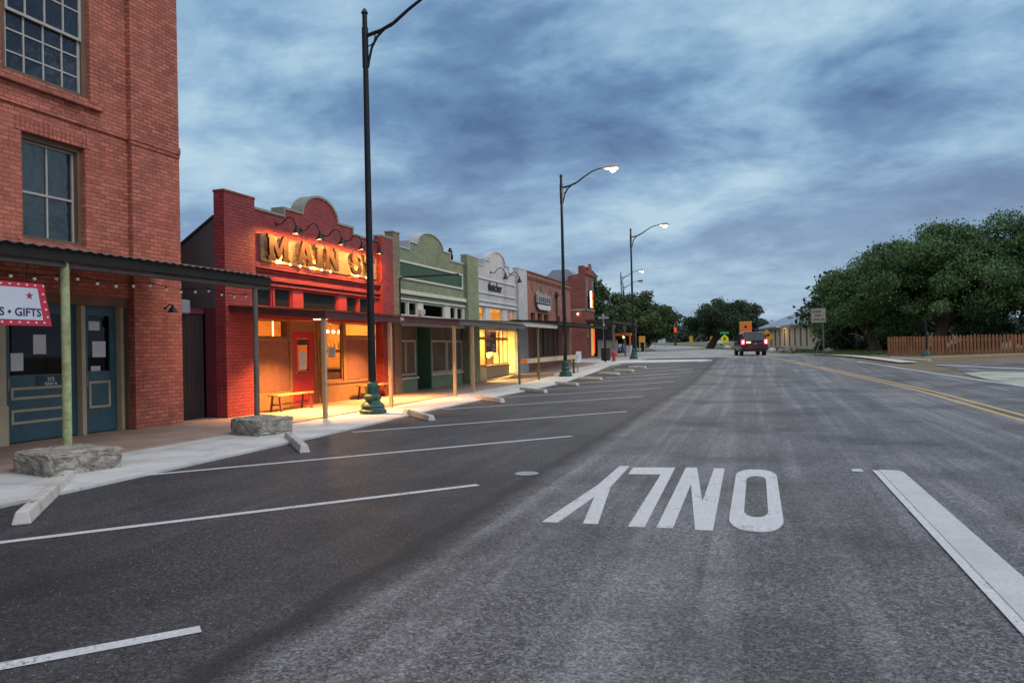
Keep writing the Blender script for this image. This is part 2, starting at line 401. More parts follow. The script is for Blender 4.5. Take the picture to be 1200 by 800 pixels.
M['carpaint'] = plain('dark_red_car_paint', (.042,.010,.014), .28, .1, 2, .35, 0, spec=.6)
M['carwhite'] = plain('white_car_paint', (.55,.56,.58), .3, .05, 2, 0, 0, spec=.6)
M['carblue'] = plain('blue_car_paint', (.04,.07,.20), .3, .05, 2, 0, 0, spec=.6)
M['carblack'] = plain('black_plastic', (.015,.015,.016), .55, .1, 4)
M['tyre'] = plain('tyre_rubber', (.018,.018,.018), .85, .2, 8)
M['rim'] = plain('alloy_rim', (.35,.35,.37), .35, .1, 8, .8)
M['hydrant'] = plain('red_hydrant_paint', (.45,.035,.05), .45, .12, 8)
M['signorange'] = plain('orange_sign_sheet', (.75,.17,.03), .5, .06, 3, bmp=0)
M['signamber'] = plain('amber_sign_sheet', (.68,.30,.02), .5, .06, 3, bmp=0)
M['signyg'] = plain('lime_yellow_sign_sheet', (.75,.72,.02), .5, .06, 3, bmp=0)
M['signgreen'] = plain('green_sign_sheet', (.02,.36,.14), .5, .06, 3, bmp=0)
M['galv'] = plain('galvanised_steel', (.34,.36,.36), .5, .15, 6, .5)
M['fence'] = plain('stained_orange_fence', (.27,.115,.052), .8, .4, 3, stretch=(1,1,.3))
M['housewall'] = plain('cream_house_panel', (.50,.42,.33), .8, .12, 1)
M['housedark'] = plain('brown_house_strip', (.13,.09,.06), .8, .2, 3)
M['bark'] = plain('grey_brown_bark', (.085,.065,.05), .95, .4, 2.5, bmp=1., fine=18, stretch=(1,1,.3))
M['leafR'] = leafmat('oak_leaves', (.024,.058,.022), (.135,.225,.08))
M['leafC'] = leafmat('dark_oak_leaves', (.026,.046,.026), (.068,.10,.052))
M['leafL'] = leafmat('mid_green_leaves', (.030,.055,.022), (.075,.115,.042))
M['leafFar'] = leafmat('far_wood_leaves', (.045,.065,.045), (.085,.11,.075))
M['boards'] = plain('bleached_fence_boards', (.34,.29,.24), .85, .4, 3, stretch=(1,1,.15))
M['brownboards'] = plain('old_brown_boards', (.165,.115,.09), .85, .45, 4, stretch=(1,1,.12))
M['banner'] = plain('faded_purple_banner', (.30,.10,.11), .7, .12, 4, bmp=0)
M['bannerlt'] = plain('pale_banner_print', (.60,.52,.60), .7, .08, 4, bmp=0)
M['yellowcloth'] = plain('yellow_draped_cloth', (.85,.50,.04), .7, .2, 3)
M['box'] = plain('grey_meter_box', (.22,.24,.28), .5, .1, 4)

# ------------------------------------------------------------------ ground sheets (polygons cut at the slope knots)
def clip(poly, y, keep_above):
    out = []
    for i in range(len(poly)):
        a, b = poly[i], poly[(i+1) % len(poly)]
        ia = (a[1] >= y) if keep_above else (a[1] <= y); ib = (b[1] >= y) if keep_above else (b[1] <= y)
        if ia: out.append(a)
        if ia != ib:
            t = (y - a[1]) / (b[1] - a[1]); out.append((a[0] + t * (b[0]-a[0]), y))
    return out
def sheet(mb, poly, off=0., thick=0.):
    for lo, hi in zip(KN[:-1], KN[1:]):
        p = clip(clip(poly, lo, True), hi, False)
        q = []
        for a in p:
            if not q or (abs(a[0]-q[-1][0]) + abs(a[1]-q[-1][1]) > 1e-6): q.append(a)
        if len(q) > 2 and abs(q[0][0]-q[-1][0]) + abs(q[0][1]-q[-1][1]) < 1e-6: q.pop()
        if len(q) < 3: continue
        mb.add([(a[0], a[1], gz(a[1]) + off) for a in q], [tuple(range(len(q)))])
    if thick:
        n = len(poly)
        for i in range(n):
            a, b = poly[i], poly[(i+1) % n]
            ys = sorted({a[1], b[1]} | {k for k in KN if min(a[1], b[1]) < k < max(a[1], b[1])}, reverse=a[1] > b[1])
            pts = [a] + [(a[0] + (b[0]-a[0]) * (y - a[1]) / (b[1]-a[1]), y) for y in ys[1:-1]] + [b]
            for c, d in zip(pts[:-1], pts[1:]):
                mb.add([(c[0],c[1],gz(c[1])+off-thick),(d[0],d[1],gz(d[1])+off-thick),(d[0],d[1],gz(d[1])+off),(c[0],c[1],gz(c[1])+off)], [(0,1,2,3)])
def strip(mb, fl, fr, y0, y1, off=0., step=2.):
    ys = sorted({y0, y1} | {k for k in KN if y0 < k < y1} | set(np.arange(y0, y1, step).tolist()))
    for a, b in zip(ys[:-1], ys[1:]):
        mb.add([(fl(a),a,gz(a)+off),(fr(a),a,gz(a)+off),(fr(b),b,gz(b)+off),(fl(b),b,gz(b)+off)], [(0,1,2,3)])
def structure(name, mb, mat, **k):
    return tag(mb.build(name, mat, weld=True, **k), kind='structure')

mb = MB(); sheet(mb, [(-400,-60),(400,-60),(400,600),(-400,600)], -.03); structure('ground', mb, M['dirt'])
mb = MB(); strip(mb, lambda y: -2.72, lambda y: xc(y) + 3.7, -40, 57.5, 0); structure('road', mb, M['road'])
mb = MB(); sheet(mb, [(-9.6,-40),(-2.72,-40),(-2.72,57.5),(-8.0,57.5),(-8.0,40),(-9.6,33)], .0)
structure('parking_lane', mb, M['park'])
mb = MB()
strip(mb, lambda y: xc(y) - (18 - 13 * smooth(62, 120, y)), lambda y: xc(y) + 3.9, 57.5, 600, -.002)
sheet(mb, [(-60,50.2),(-8.02,50.2),(-8.02,57.5),(-8.02,61.5),(-60,61.5)], -.006)
structure('old_road', mb, M['old'])
mb = MB(); sheet(mb, [(8.35,27),(9.6,26),(60,20),(60,34),(9.4,43),(8.6,42)], -.012); structure('side_street', mb, M['road'])
# grass beside the bend and the paved edge in front of the fence
mb = MB(); strip(mb, lambda y: xc(y) + 4.1, lambda y: xc(y) + 14, 57.5, 200, -.016); structure('grass_verge', mb, M['grass'])
mb = MB(); strip(mb, lambda y: xc(y) + 4.6, lambda y: xc(y) + 5.5, 43.5, 57.5, .05); pass
structure('verge_kerb', mb, M['stop'])
mb = MB(); sheet(mb, [(2.5,63.2),(9.8,58.2),(40,58.2),(40,59.6),(10,59.6),(3.0,64.8)], .012); structure('footpath', mb, M['concrete'])

# concrete kerb strip and covered walk in front of the shops
mb = MB(); sheet(mb, [(-9.35,-20),(-7.55,-20),(-7.6,6),(-7.75,12),(-8.05,18),(-8.05,30),(-8.3,39),(-8.6,45.5),(-9.9,45.5),(-9.9,36)], .035, .05)
structure('kerb', mb, M['concrete'], )
mb = MB(); sheet(mb, [(-13.9,-20),(-9.352,-20),(-9.902,36),(-9.902,48.6),(-13.9,50)], .06, .09); structure('sidewalk', mb, M['walk'])
mb = MB(); sheet(mb, [(-9.9,48.6),(-9.9,45.55),(-8.6,45.55),(-8.2,47.6),(-3.4,48.3),(-2.75,49.3),(-3.3,50.6),(-9.8,51.4),(-13.9,51.4),(-13.9,50.02)], .06, .12)
structure('kerb_island', mb, M['concrete'])
mb = MB(); mb.tube([(-9.9,36.4,gz(36.4)+.05),(-9.85,39,gz(39)+.06),(-9.6,41.5,gz(41.5)+.07),(-9.2,44,gz(44)+.07),(-8.65,46.2,gz(46.2)+.05),(-8.2,47.5,gz(47.5)+.04)], .07, 8)
structure('kerb_edge', mb, M['stop'], smooth=True)
mb = MB(); sheet(mb, [(-30,62.2),(-12.4,62.2),(-12.0,78),(-30,78)], .05, .08); structure('pavement', mb, M['walk'])

# painted markings
ENDS = [(-3.04,3.44),(-3.08,7.95),(-3.12,12.66),(-2.98,17.65),(-3.35,22.9),(-3.35,27.5),(-3.3,31.7),(-3.4,35.5),(-3.15,38.6),(-3.3,41.2),(-4.2,43.2)]
for i, (ex, ey) in enumerate(ENDS):
    L = 6.7; dx, dy = -.680, -.733
    if i == 0: L = 6.2
    if i > 7: L = 5.4
    a = (ex, ey); b = (ex + dx * L, ey + dy * L); w = .055; nx, ny = -dy * w, dx * w
    mb = MB(); sheet(mb, [(a[0]+nx, a[1]+ny),(b[0]+nx, b[1]+ny),(b[0]-nx, b[1]-ny),(a[0]-nx, a[1]-ny)], .0045)
    structure('parking_line', mb, M['white'])
def flat(u, v, a): return (u, v, gz(v) + a)
mb = MB()
Yg = [(-1.60,9.57),(-1.73,9.55),(-1.735,8.2),(-1.86,6.36),(-1.72,6.36),(-1.635,7.55),(-1.49,6.38),(-1.36,6.39),(-1.575,8.12)]
Lg = [(-1.54,9.47),(-1.02,9.56),(-0.95,6.37),(-1.09,6.36),(-1.135,9.02),(-1.52,8.97)]
Ng = [(-.89,9.58),(-.755,9.60),(-.55,7.55),(-.545,9.58),(-.42,9.60),(-.385,6.38),(-.53,6.37),(-.735,8.45),(-.715,6.39),(-.85,6.37)]
def ring(cx, cy, hw, hh, r, n=7):
    out = []
    for sx, sy, a0 in ((1,1,0),(-1,1,90),(-1,-1,180),(1,-1,270)):
        for k in range(n):
            a = R(a0 + 90 * k / (n-1)); out.append((cx + sx*(hw-r) + r*math.cos(a), cy + sy*(hh-r*2.4) + 2.4*r*math.sin(a)))
    return out
for g, h in ((Yg, ()), (Lg, ()), (Ng, ()), (ring(-.045,8.0,.228,1.58,.19), (ring(-.045,8.03,.105,1.08,.10),))):
    mb.prism(g, flat, .001, .0065, h)
tag(mb.build('road_lettering', M['white']), kind='structure')
mb = MB(); strip(mb, lambda y: 1.27, lambda y: 1.34, -3, 9.72, .014); tag(mb.build('lane_line_edge', M['white'], weld=True), kind='structure')
mb = MB(); sheet(mb, [(1.34,-3),(1.585,-3),(1.585,9.6),(1.55,9.72),(1.34,9.74)], .02, .018); structure('lane_line', mb, M['whitethick'])
mb = MB(); sheet(mb, [(1.05,9.66),(1.17,9.66),(1.16,9.84),(1.05,9.84)], .005); structure('paint_patch', mb, M['white'])
for d in (-.16, .16):
    mb = MB(); strip(mb, lambda y: xc(y) + d - .055, lambda y: xc(y) + d + .055, -20, 56.5, .005); structure('centre_line', mb, M['yellow'])
    mb = MB(); strip(mb, lambda y: xc(y) + d - .07, lambda y: xc(y) + d + .07, 58.5, 130, .005, 4); structure('centre_line', mb, M['yellow'])
mb = MB(); strip(mb, lambda y: xc(y) + 3.25, lambda y: xc(y) + 3.40, 25.5, 46, .005); structure('edge_line', mb, M['white'])
mb = MB(); sheet(mb, [(8.42,41.6),(8.62,41.9),(13.0,35.6),(20,31),(20,30.6),(12.8,35.2)], .005); structure('stop_line', mb, M['white'])
mb = MB(); sheet(mb, [(8.05,27.2),(8.25,27.0),(10.5,31.8),(14,31.4),(14,34.2),(9.3,36.6),(8.2,35.6)], .003)
structure('concrete_apron', mb, M['apron'])
mb = MB(); mb.lathe([(.001,0),(.14,0),(.15,.006),(.12,.007),(.105,.003),(.001,.003)], (-2.75,8.78,.001), 24)
tag(mb.build('utility_cover', M['galv'], smooth=True), 'small round steel utility cover set flat in the dark asphalt near the white word', 'utility cover')

# ------------------------------------------------------------------ building helpers (facades stand in planes of constant x, facing +x)
def wall(mb, x0, x1, y0, y1, z0, z1, holes=()):      # slab with rectangular openings (ya, yb, za, zb): only outer faces
    ys = sorted({y0, y1} | {min(max(v, y0), y1) for h in holes for v in h[:2]}); zs = sorted({z0, z1} | {min(max(v, z0), z1) for h in holes for v in h[2:]})
    def full(i, j):
        if i < 0 or j < 0 or i >= len(ys)-1 or j >= len(zs)-1: return False
        cy, cz = (ys[i]+ys[i+1])/2, (zs[j]+zs[j+1])/2
        return not any(h[0] < cy < h[1] and h[2] < cz < h[3] for h in holes)
    for i in range(len(ys)-1):
        for j in range(len(zs)-1):
            if not full(i, j): continue
            a, b, c, d = ys[i], ys[i+1], zs[j], zs[j+1]
            mb.add([(x1,a,c),(x1,b,c),(x1,b,d),(x1,a,d)], [(0,1,2,3)]); mb.add([(x0,a,c),(x0,b,c),(x0,b,d),(x0,a,d)], [(3,2,1,0)])
            if not full(i-1, j): mb.add([(x0,a,c),(x1,a,c),(x1,a,d),(x0,a,d)], [(0,1,2,3)])
            if not full(i+1, j): mb.add([(x0,b,c),(x1,b,c),(x1,b,d),(x0,b,d)], [(3,2,1,0)])
            if not full(i, j-1): mb.add([(x0,a,c),(x1,a,c),(x1,b,c),(x0,b,c)], [(3,2,1,0)])
            if not full(i, j+1): mb.add([(x0,a,d),(x1,a,d),(x1,b,d),(x0,b,d)], [(0,1,2,3)])
def frame_bars(mb, x, y0, y1, z0, z1, fw, th, cols=1, rows=1, bw=None, rail=None):
    bw = bw or fw * .5
    mb.box(x, x+th, y0, y0+fw, z0, z1); mb.box(x, x+th, y1-fw, y1, z0, z1)
    mb.box(x+.001, x+th-.001, y0+fw, y1-fw, z0, z0+fw); mb.box(x+.001, x+th-.001, y0+fw, y1-fw, z1-fw, z1)
    for i in range(1, cols):
        c = y0 + (y1-y0) * i / cols; mb.box(x+.004, x+th-.004, c-bw/2, c+bw/2, z0+fw, z1-fw)
    for j in range(1, rows):
        c = z0 + (z1-z0) * j / rows; mb.box(x+.007, x+th-.007, y0+fw, y1-fw, c-bw/2, c+bw/2)
    if rail: mb.box(x-.01, x+th+.02, y0+fw, y1-fw, rail-.045, rail+.045)
def window(parent, x, y0, y1, z0, z1, fm, gm, fw=.06, th=.07, cols=1, rows=1, sill=None, name='window', bw=None, rail=None, label=None):
    mb = MB(); frame_bars(mb, x, y0, y1, z0, z1, fw, th, cols, rows, bw, rail)
    w = mb.build(name, fm, parent)
    if label: w['label'] = label
    g = MB(); g.box(x+th*.35, x+th*.35+.008, y0+fw*.6, y1-fw*.6, z0+fw*.6, z1-fw*.6); g.build('pane', gm, w)
    if sill:
        s = MB(); s.box(x, x+th+.09, y0-.05, y1+.05, z0-.08, z0-.003); s.build('sill', sill, w)
    return w
def coping(mb, pts, x0, x1, t=.075):                 # a band along the top outline pts (y, z), thickness t
    n = len(pts); up = []
    for i in range(n):
        a = Vector(pts[max(i-1, 0)]); b = Vector(pts[min(i+1, n-1)]); c = Vector(pts[i])
        d1 = (c - a).normalized() if i else (b - c).normalized(); d2 = (b - c).normalized() if i < n-1 else d1
        n1, n2 = Vector((-d1.y, d1.x)), Vector((-d2.y, d2.x)); m = n1 + n2
        up.append(c + m * (t / max(.5, 1 + n1.dot(n2))))
    poly = [tuple(p) for p in pts] + [tuple(p) for p in reversed(up)]
    mb.prism(poly, lambda u, v, a: (a, u, v), x0, x1)
def arch_outline(y0, y1, zb, s0, s1, zs, a0, a1, ztop, n=18):
    c = (a0+a1)/2; rx = (a1-a0)/2; za = zs + .02
    pts = [(y0, zb), (s0, zb), (s0, zs), (a0, zs)]
    pts += [(c - rx*math.cos(math.pi*k/n), za + (ztop-za)*math.sin(math.pi*k/n)) for k in range(0, n+1)]
    pts += [(a1, zs), (s1, zs), (s1, zb), (y1, zb)]
    out = []
    for p in pts:
        if not out or abs(p[0]-out[-1][0]) + abs(p[1]-out[-1][1]) > .01: out.append(p)
    return out
XF = -12.2
FX = lambda u, v, a: (a, u, v)

def awning(name, label, cat_group, xf, xw, y0, y1, zf, zw, fm, rm, posts, fh=.16, wave=True, post_r=.045, zside=True):
    t = thing(name, label, 'awning', (xw, (y0+y1)/2, 0), cat_group)
    r = MB()
    n = int((y1-y0)/.09) if wave else 2; top = []; 
    for i in range(n+1):
        y = y0 - .04 + (y1-y0+.08) * i / n; w = .012 * (1 if i % 2 else -1) if wave else 0
        top.append((y, w))
    for (a, wa), (b, wb) in zip(top[:-1], top[1:]):
        r.add([(xw,a,zw+wa),(xw,b,zw+wb),(xf+.06,b,zf+wb),(xf+.06,a,zf+wa)], [(0,1,2,3)])
        r.add([(xw,a,zw+wa-.012),(xw,b,zw+wb-.012),(xf+.06,b,zf+wb-.012),(xf+.06,a,zf+wa-.012)], [(3,2,1,0)])
        r.add([(xf+.06,a,zf+wa),(xf+.06,b,zf+wb),(xf+.06,b,zf+wb-.012),(xf+.06,a,zf+wa-.012)], [(0,1,2,3)])
    r.build('roof_sheet', rm, t)
    f = MB(); f.box(xf-.03, xf+.012, y0, y1, zf-.03-fh, zf-.026); f.build('fascia_board', fm, t)
    if zside:
        for yy in (y0+.002, y1-.042):
            s = MB(); s.hexa([(xw,yy,zw-.03-fh*.8),(xf-.032,yy,zf-.03-fh),(xf-.032,yy+.04,zf-.03-fh),(xw,yy+.04,zw-.03-fh*.8),(xw,yy,zw-.03),(xf-.032,yy,zf-.03),(xf-.032,yy+.04,zf-.03),(xw,yy+.04,zw-.03)])
            s.build('side_board', fm, t)
    s = MB()
    k = max(2, int((y1-y0)/.8))
    for i in range(k+1):
        y = y0 + .06 + (y1-y0-.12) * i / k
        s.hexa([(xw,y-.025,zw-.13),(xf-.034,y-.025,zf-.13),(xf-.034,y+.025,zf-.13),(xw,y+.025,zw-.13),(xw,y-.025,zw-.03),(xf-.034,y-.025,zf-.03),(xf-.034,y+.025,zf-.03),(xw,y+.025,zw-.03)])
    s.build('rafters', M['soffit'], t)
    for (py, z0, pm, pr, rnd) in posts:
        p = MB(); x = xf - .09
        if rnd: p.tube([(x,py,z0-.01),(x+.004,py,(z0+zf)/2),(x,py,zf-.03)], [pr, pr*.96, pr*.98], 12)
        else: p.box(x-pr, x+pr, py-pr, py+pr, z0-.01, zf-.032)
        p.build('post', pm, t, smooth=rnd)
    return t

# ------------------------------------------------------------------ the tall brick building
XL = -12.4
LB = thing('brick_building', 'tall old red brick building with teal doors and paned sash windows', 'building', (XL, 6, 0))
mb = MB()
holes = [(7.0,12.25,-.1,2.78), (9.45,11.27,6.62,9.6), (9.80,11.12,3.72,5.66), (4.2,6.0,6.62,9.6), (4.6,5.9,3.72,5.66), (-1.5,3.4,-.1,2.78)]
wall(mb, XL-.42, XL, -8, 12.16, 0, 14, holes)
mb.build('wall', M['brickLB'], LB, weld=True)
mb = MB(); mb.box(XL-.42, XL+.11, 12.162, 13.5, 0, 14); mb.build('corner_pier', M['brickLB'], LB)
mb = MB(); mb.box(-30, XL-.43, -8, 13.4, 0, 13.5); mb.build('building_core', M['brickLB'], LB)
mb = MB(); mb.box(XL, XL+.045, -8, 12.16, 6.10, 6.24); mb.box(XL+.11, XL+.155, 12.10, 13.5, 6.10, 6.24); mb.box(XL+.11, XL+.135, 12.12, 13.5, 6.02, 6.098); mb.build('string_course', M['brickLB'], LB)
for (a, b, c, d) in ((9.45,11.27,6.62,9.6), (4.2,6.0,6.62,9.6)):
    w = MB(); frame_bars(w, XL-.20, a, b, c, d, .13, .12); wo = w.build('window', M['trimLB'], LB)
    s1 = MB(); frame_bars(s1, XL-.17, a+.13, b-.13, c+.05, 7.86, .05, .05, 4, 3, .03); s1.build('lower_sash', M['whitewood'], wo)
    s2 = MB(); frame_bars(s2, XL-.12, a+.13, b-.13, 7.78, d-.13, .05, .05, 4, 3, .03); s2.build('upper_sash', M['whitewood'], wo)
    g = MB(); g.box(XL-.155, XL-.15, a+.14, b-.14, c+.06, 7.84); g.build('pane', M['skyglass'], wo)
    g = MB(); g.box(XL-.105, XL-.10, a+.14, b-.14, 7.80, d-.14); g.build('pane', M['skyglass'], wo)
    s = MB(); s.box(XL-.2, XL+.10, a-.18, b+.22, c-.15, c-.003); s.build('sill', M['brickLB'], wo)
for (a, b, c, d) in ((9.80,11.12,3.72,5.66), (4.6,5.9,3.72,5.66)):
    w = MB(); frame_bars(w, XL-.26, a, b, c, d, .09, .16); wo = w.build('window', M['trimLB'], LB)
    s1 = MB(); frame_bars(s1, XL-.25, a+.09, b-.09, c+.06, d-.09, .04, .05, 2, 1, .03); s1.box(XL-.245, XL-.195, a+.13, b-.13, 4.60, 4.64); s1.build('sash', M['whitewood'], wo)
    g = MB(); g.box(XL-.235, XL-.23, a+.10, b-.10, c+.07, d-.1); g.build('pane', M['skyglass'], wo)
    s = MB(); s.box(XL-.2, XL+.05, a-.1, b+.1, c-.09, c-.003); s.build('sill', M['brickLB'], wo)
    s = MB()
    for k in range(17):
        y = a - .12 + (b-a+.24) * k / 17; s.box(XL+.001, XL+.012, y+.006, y+(b-a+.24)/17-.006, d+.01, d+.24)
    s.build('lintel', M['brickLB'], wo)
# shop front under the awning
XD = XL - .34
mb = MB(); mb.box(XL-.40, XL-.02, 7.0, 12.25, 2.60, 2.78); mb.box(XL-.40, XL-.05, 12.12, 12.25, 0.06, 2.6); mb.box(XL-.40, XL-.05, 7.0, 7.1, .06, 2.6)
mb.build('shop_front_frame', M['trimLB'], LB)
for (a, b) in ((9.42,9.56), (11.10,11.19), (12.04,12.118)):
    mb = MB(); mb.box(XD, XD+.20, a, b, .06, 2.6)
    if a < 10: mb.box(XD-.01, XD+.22, a-.02, b+.02, .06, .75)
    mb.build('door_post', M['cream'], LB)
def ldoor(y0, y1, kicks, g0, notices, plate=False, nm='door'):
    d = MB(); wall(d, XD+.02, XD+.075, y0, y1, .08, 2.6, [(y0+.15, y1-.15, g0, 2.42)]); do = d.build(nm, M['teal'], LB, weld=True)
    g = MB(); g.box(XD+.035, XD+.042, y0+.14, y1-.14, g0-.01, 2.43); g.build('pane', M['glassD'], do)
    k = MB()
    for (a, b) in kicks:
        c, e = y0+.16, y1-.16; w = .045
        k.box(XD+.075, XD+.088, c, e, a, a+w); k.box(XD+.075, XD+.088, c, e, b-w, b); k.box(XD+.075, XD+.088, c, c+w, a+w, b-w); k.box(XD+.075, XD+.088, e-w, e, a+w, b-w)
    k.build('panel_moulding', M['cream'], do)
    for (a, b, c, e) in notices:
        p = MB(); p.box(XD+.047, XD+.049, a, b, c, e); p.build('paper_notice', M['paper'], do)
    if plate:
        p = MB(); p.box(XD+.075, XD+.082, 10.22, 10.78, 1.06, 1.25); p.build('number_plate', M['tealD'], do)
        text('lettering', '212', .10, M['paper'], (XD+.083, 10.52, 1.155), do, .003, bold=.002, align='CENTER')
        text('lettering', 'MAIN St', .075, M['paper'], (XD+.083, 10.52, 1.075), do, .003, bold=.002, align='CENTER')
    h = MB(); h.tube([(XD+.08,y0+.08,1.0),(XD+.13,y0+.08,1.02),(XD+.13,y0+.08,1.22),(XD+.08,y0+.08,1.24)], .012, 8); h.build('handle', M['galv'], do, smooth=True)
ldoor(9.57, 11.09, [(.84,1.06),(.40,.66)], 1.28, [(9.76,10.0,1.36,1.68),(10.2,10.46,1.66,2.02)], True)
ldoor(11.20, 12.03, [(.56,1.10)], 1.30, [(11.48,11.80,1.58,1.90),(11.44,11.66,1.30,1.40),(11.40,11.66,2.12,2.30)])
ldoor(7.9, 9.41, [(.56,1.10)], 1.30, [])
mb = MB(); mb.box(XD-.06, XD+.01, 7.1, 12.1, .06, 2.6); mb.build('shop_back_panel', M['ink'], LB)

LA = awning('awning', 'long corrugated iron awning on wooden posts along the tall brick building', 'awnings over the shop walk', -9.3, XL+.02, -6, 12.66, 3.12, 3.52, M['awnD'], M['corr'],
    [(8.05,.33,M['greenpost'],.062,True),(12.28,.33,M['greywood'],.052,True),(1.5,.33,M['greenpost'],.062,True)], .15)
mb = MB(); mb.box(-9.48, -9.335, -6, 12.66, 2.86, 2.935); mb.build('beam', M['beam'], LA)
for (y, l, h) in ((7.72,'broad rough stone block under the pale green awning post',.31), (11.95,'smaller weathered stone block under the grey wooden awning post',.34)):
    b = bmesh.new(); bmesh.ops.create_cube(b, size=1)
    bmesh.ops.subdivide_edges(b, edges=b.edges, cuts=9, use_grid_fill=True)
    k0, k1 = (1.0, .98) if y < 9 else (.86, .82)
    for v in b.verts:
        c = v.co; c.x *= k0; c.y *= k1; c.z = (c.z + .5) * (h - .02)
        r = Vector((math.sin(c.x*7+c.y*3+y), math.sin(c.y*9+c.z*11), math.sin(c.z*13+c.x*8+y))) 
        edge = (abs(c.x) > k0*.46) + (abs(c.y) > k1*.46) + (c.z > h - .05)
        c += r * .012 + Vector((random.uniform(-1,1), random.uniform(-1,1), random.uniform(-1,1))) * .009
        if edge > 1: c.x *= .96; c.y *= .965; c.z *= .95
    bmesh.ops.rotate(b, verts=b.verts, matrix=Matrix.Rotation(R(-14), 3, 'Z'))
    me = bpy.data.meshes.new('stone_block'); b.to_mesh(me); b.free(); me.materials.append(M['stone'])
    o = link('stone_block', me); o.location = (-9.02, y + .02, .03) if y < 9 else (-9.12, y + .12, .03)
    tag(o, l, 'stone block')

# hanging sign
SG = thing('hanging_sign', 'pale hanging sign with a red bulb-studded border lettered GIFTS', 'sign', (-9.42, 7.0, 3.0))
pts = [(5.2,2.02),(7.86,2.02),(7.74,2.605),(5.2,2.605)]
mb = MB(); mb.prism(pts, FX, -9.47, -9.42); mb.build('sign_border', M['signred'], SG)
mb = MB(); mb.prism([(5.26,2.10),(7.72,2.10),(7.64,2.535),(5.26,2.535)], FX, -9.4195, -9.412); mb.build('sign_face', M['signwhite'], SG)
text('lettering', 'S \u2022 GIFTS', .155, M['signnavy'], (-9.41, 7.09, 2.15), SG, .002, bold=.003)
text('lettering', 'ng', .17, M['signcrim'], (-9.41, 6.93, 2.40), SG, .002, bold=.002, shear=.1)
st = []
for k in range(10):
    a = math.pi/2 + k*math.pi/5; r = .055 if k % 2 == 0 else .023; st.append((7.52 + r*math.cos(a), 2.43 + r*math.sin(a)))
mb = MB(); mb.prism(st, FX, -9.4115, -9.407); mb.build('star', M['signcrim'], SG)
for k in range(21):
    y = 5.3 + k*.122
    for z in (2.06, 2.57):
        mb = MB(); mb.ball((-9.415, y if z < 2.3 else y-.01, z), .017, 8, 5); mb.build('bulb', M['bulb'], SG, smooth=True)
for k in range(4):
    mb = MB(); mb.ball((-9.415, 7.79-.022*k, 2.14+.105*k), .017, 8, 5); mb.build('bulb', M['bulb'], SG, smooth=True)
mb = MB()
for y in (5.6, 7.5): mb.tube([(-9.445,y,2.6),(-9.43,y,2.85)], .006, 6)
mb.build('hanger', M['black'], SG)

# string of bulbs under the awning
SL = thing('string_light', 'string of small unlit round bulbs drooping beneath the corrugated awning', 'string lights', (-9.5, 9, 2.8))
cp = []; bp = []
for k in range(60):
    y = 5.5 + k * .115; ph = (y - 5.5) % 1.4 / 1.4
    cp.append((-9.52, y, 2.80 - .07 * math.sin(math.pi*ph)))
    if k % 3 == 1: bp.append(cp[-1])
mb = MB(); mb.tube(cp, .006, 5); mb.build('cord', M['black'], SL)
for p in bp:
    b = MB(); b.ball((p[0],p[1],p[2]-.055), .026, 8, 6); b.build('bulb', M['bulb'], SL, smooth=True)
    s = MB(); s.lathe([(.013,0),(.013,.04)], (p[0],p[1],p[2]-.036), 6); s.build('socket', M['black'], SL)
# a wall lamp by the pier
WL = thing('wall_lamp', 'black bell shaped wall lamp on the brick pier beside the teal doors', 'wall lamp', (XL+.11, 13.0, 2.62))
mb = MB(); mb.tube([(XL+.11,13.0,2.62),(XL+.25,13.0,2.70),(XL+.33,13.0,2.66)], .016, 8); mb.lathe([(.03,0),(.03,.015)], (XL+.11,13.0,2.62), 10, 'x'); mb.build('arm', M['black'], WL, smooth=True)
mb = MB(); mb.lathe([(.02,.02),(.04,-.02),(.11,-.12),(.12,-.14),(.10,-.138),(.03,-.03)], (XL+.33,13.0,2.66), 14); mb.build('lamp_shade', M['black'], WL, smooth=True)

# dark gate in the gap
GT = thing('alley_gate', 'tall blackened wooden gate closing the gap beside the red shop', 'gate', (-12.75, 14.05, 0))
mb = MB()
for k in range(8): mb.box(-12.72, -12.69, 13.53+k*.138, 13.53+k*.138+.13, .06, 2.55)
mb.build('gate_boards', M['gate'], GT)
for (xa, xb, za, zb) in ((-12.76,-12.725,.4,.52),(-12.76,-12.725,2.1,2.22),(-12.80,-12.66,2.56,2.68)):
    mb = MB(); mb.box(xa, xb, 13.52, 14.64, za, zb); mb.build('gate_rail', M['darkred'], GT)
mb = MB(); mb.box(-12.66, -12.52, 13.75, 14.02, 2.56, 2.86)
mb.box(-12.66,-12.64, 13.7, 14.07, 2.54, 2.88)
tag(mb.build('meter_box', M['box'], bevel=.008), 'small grey metal box on the beam above the black gate', 'meter box')

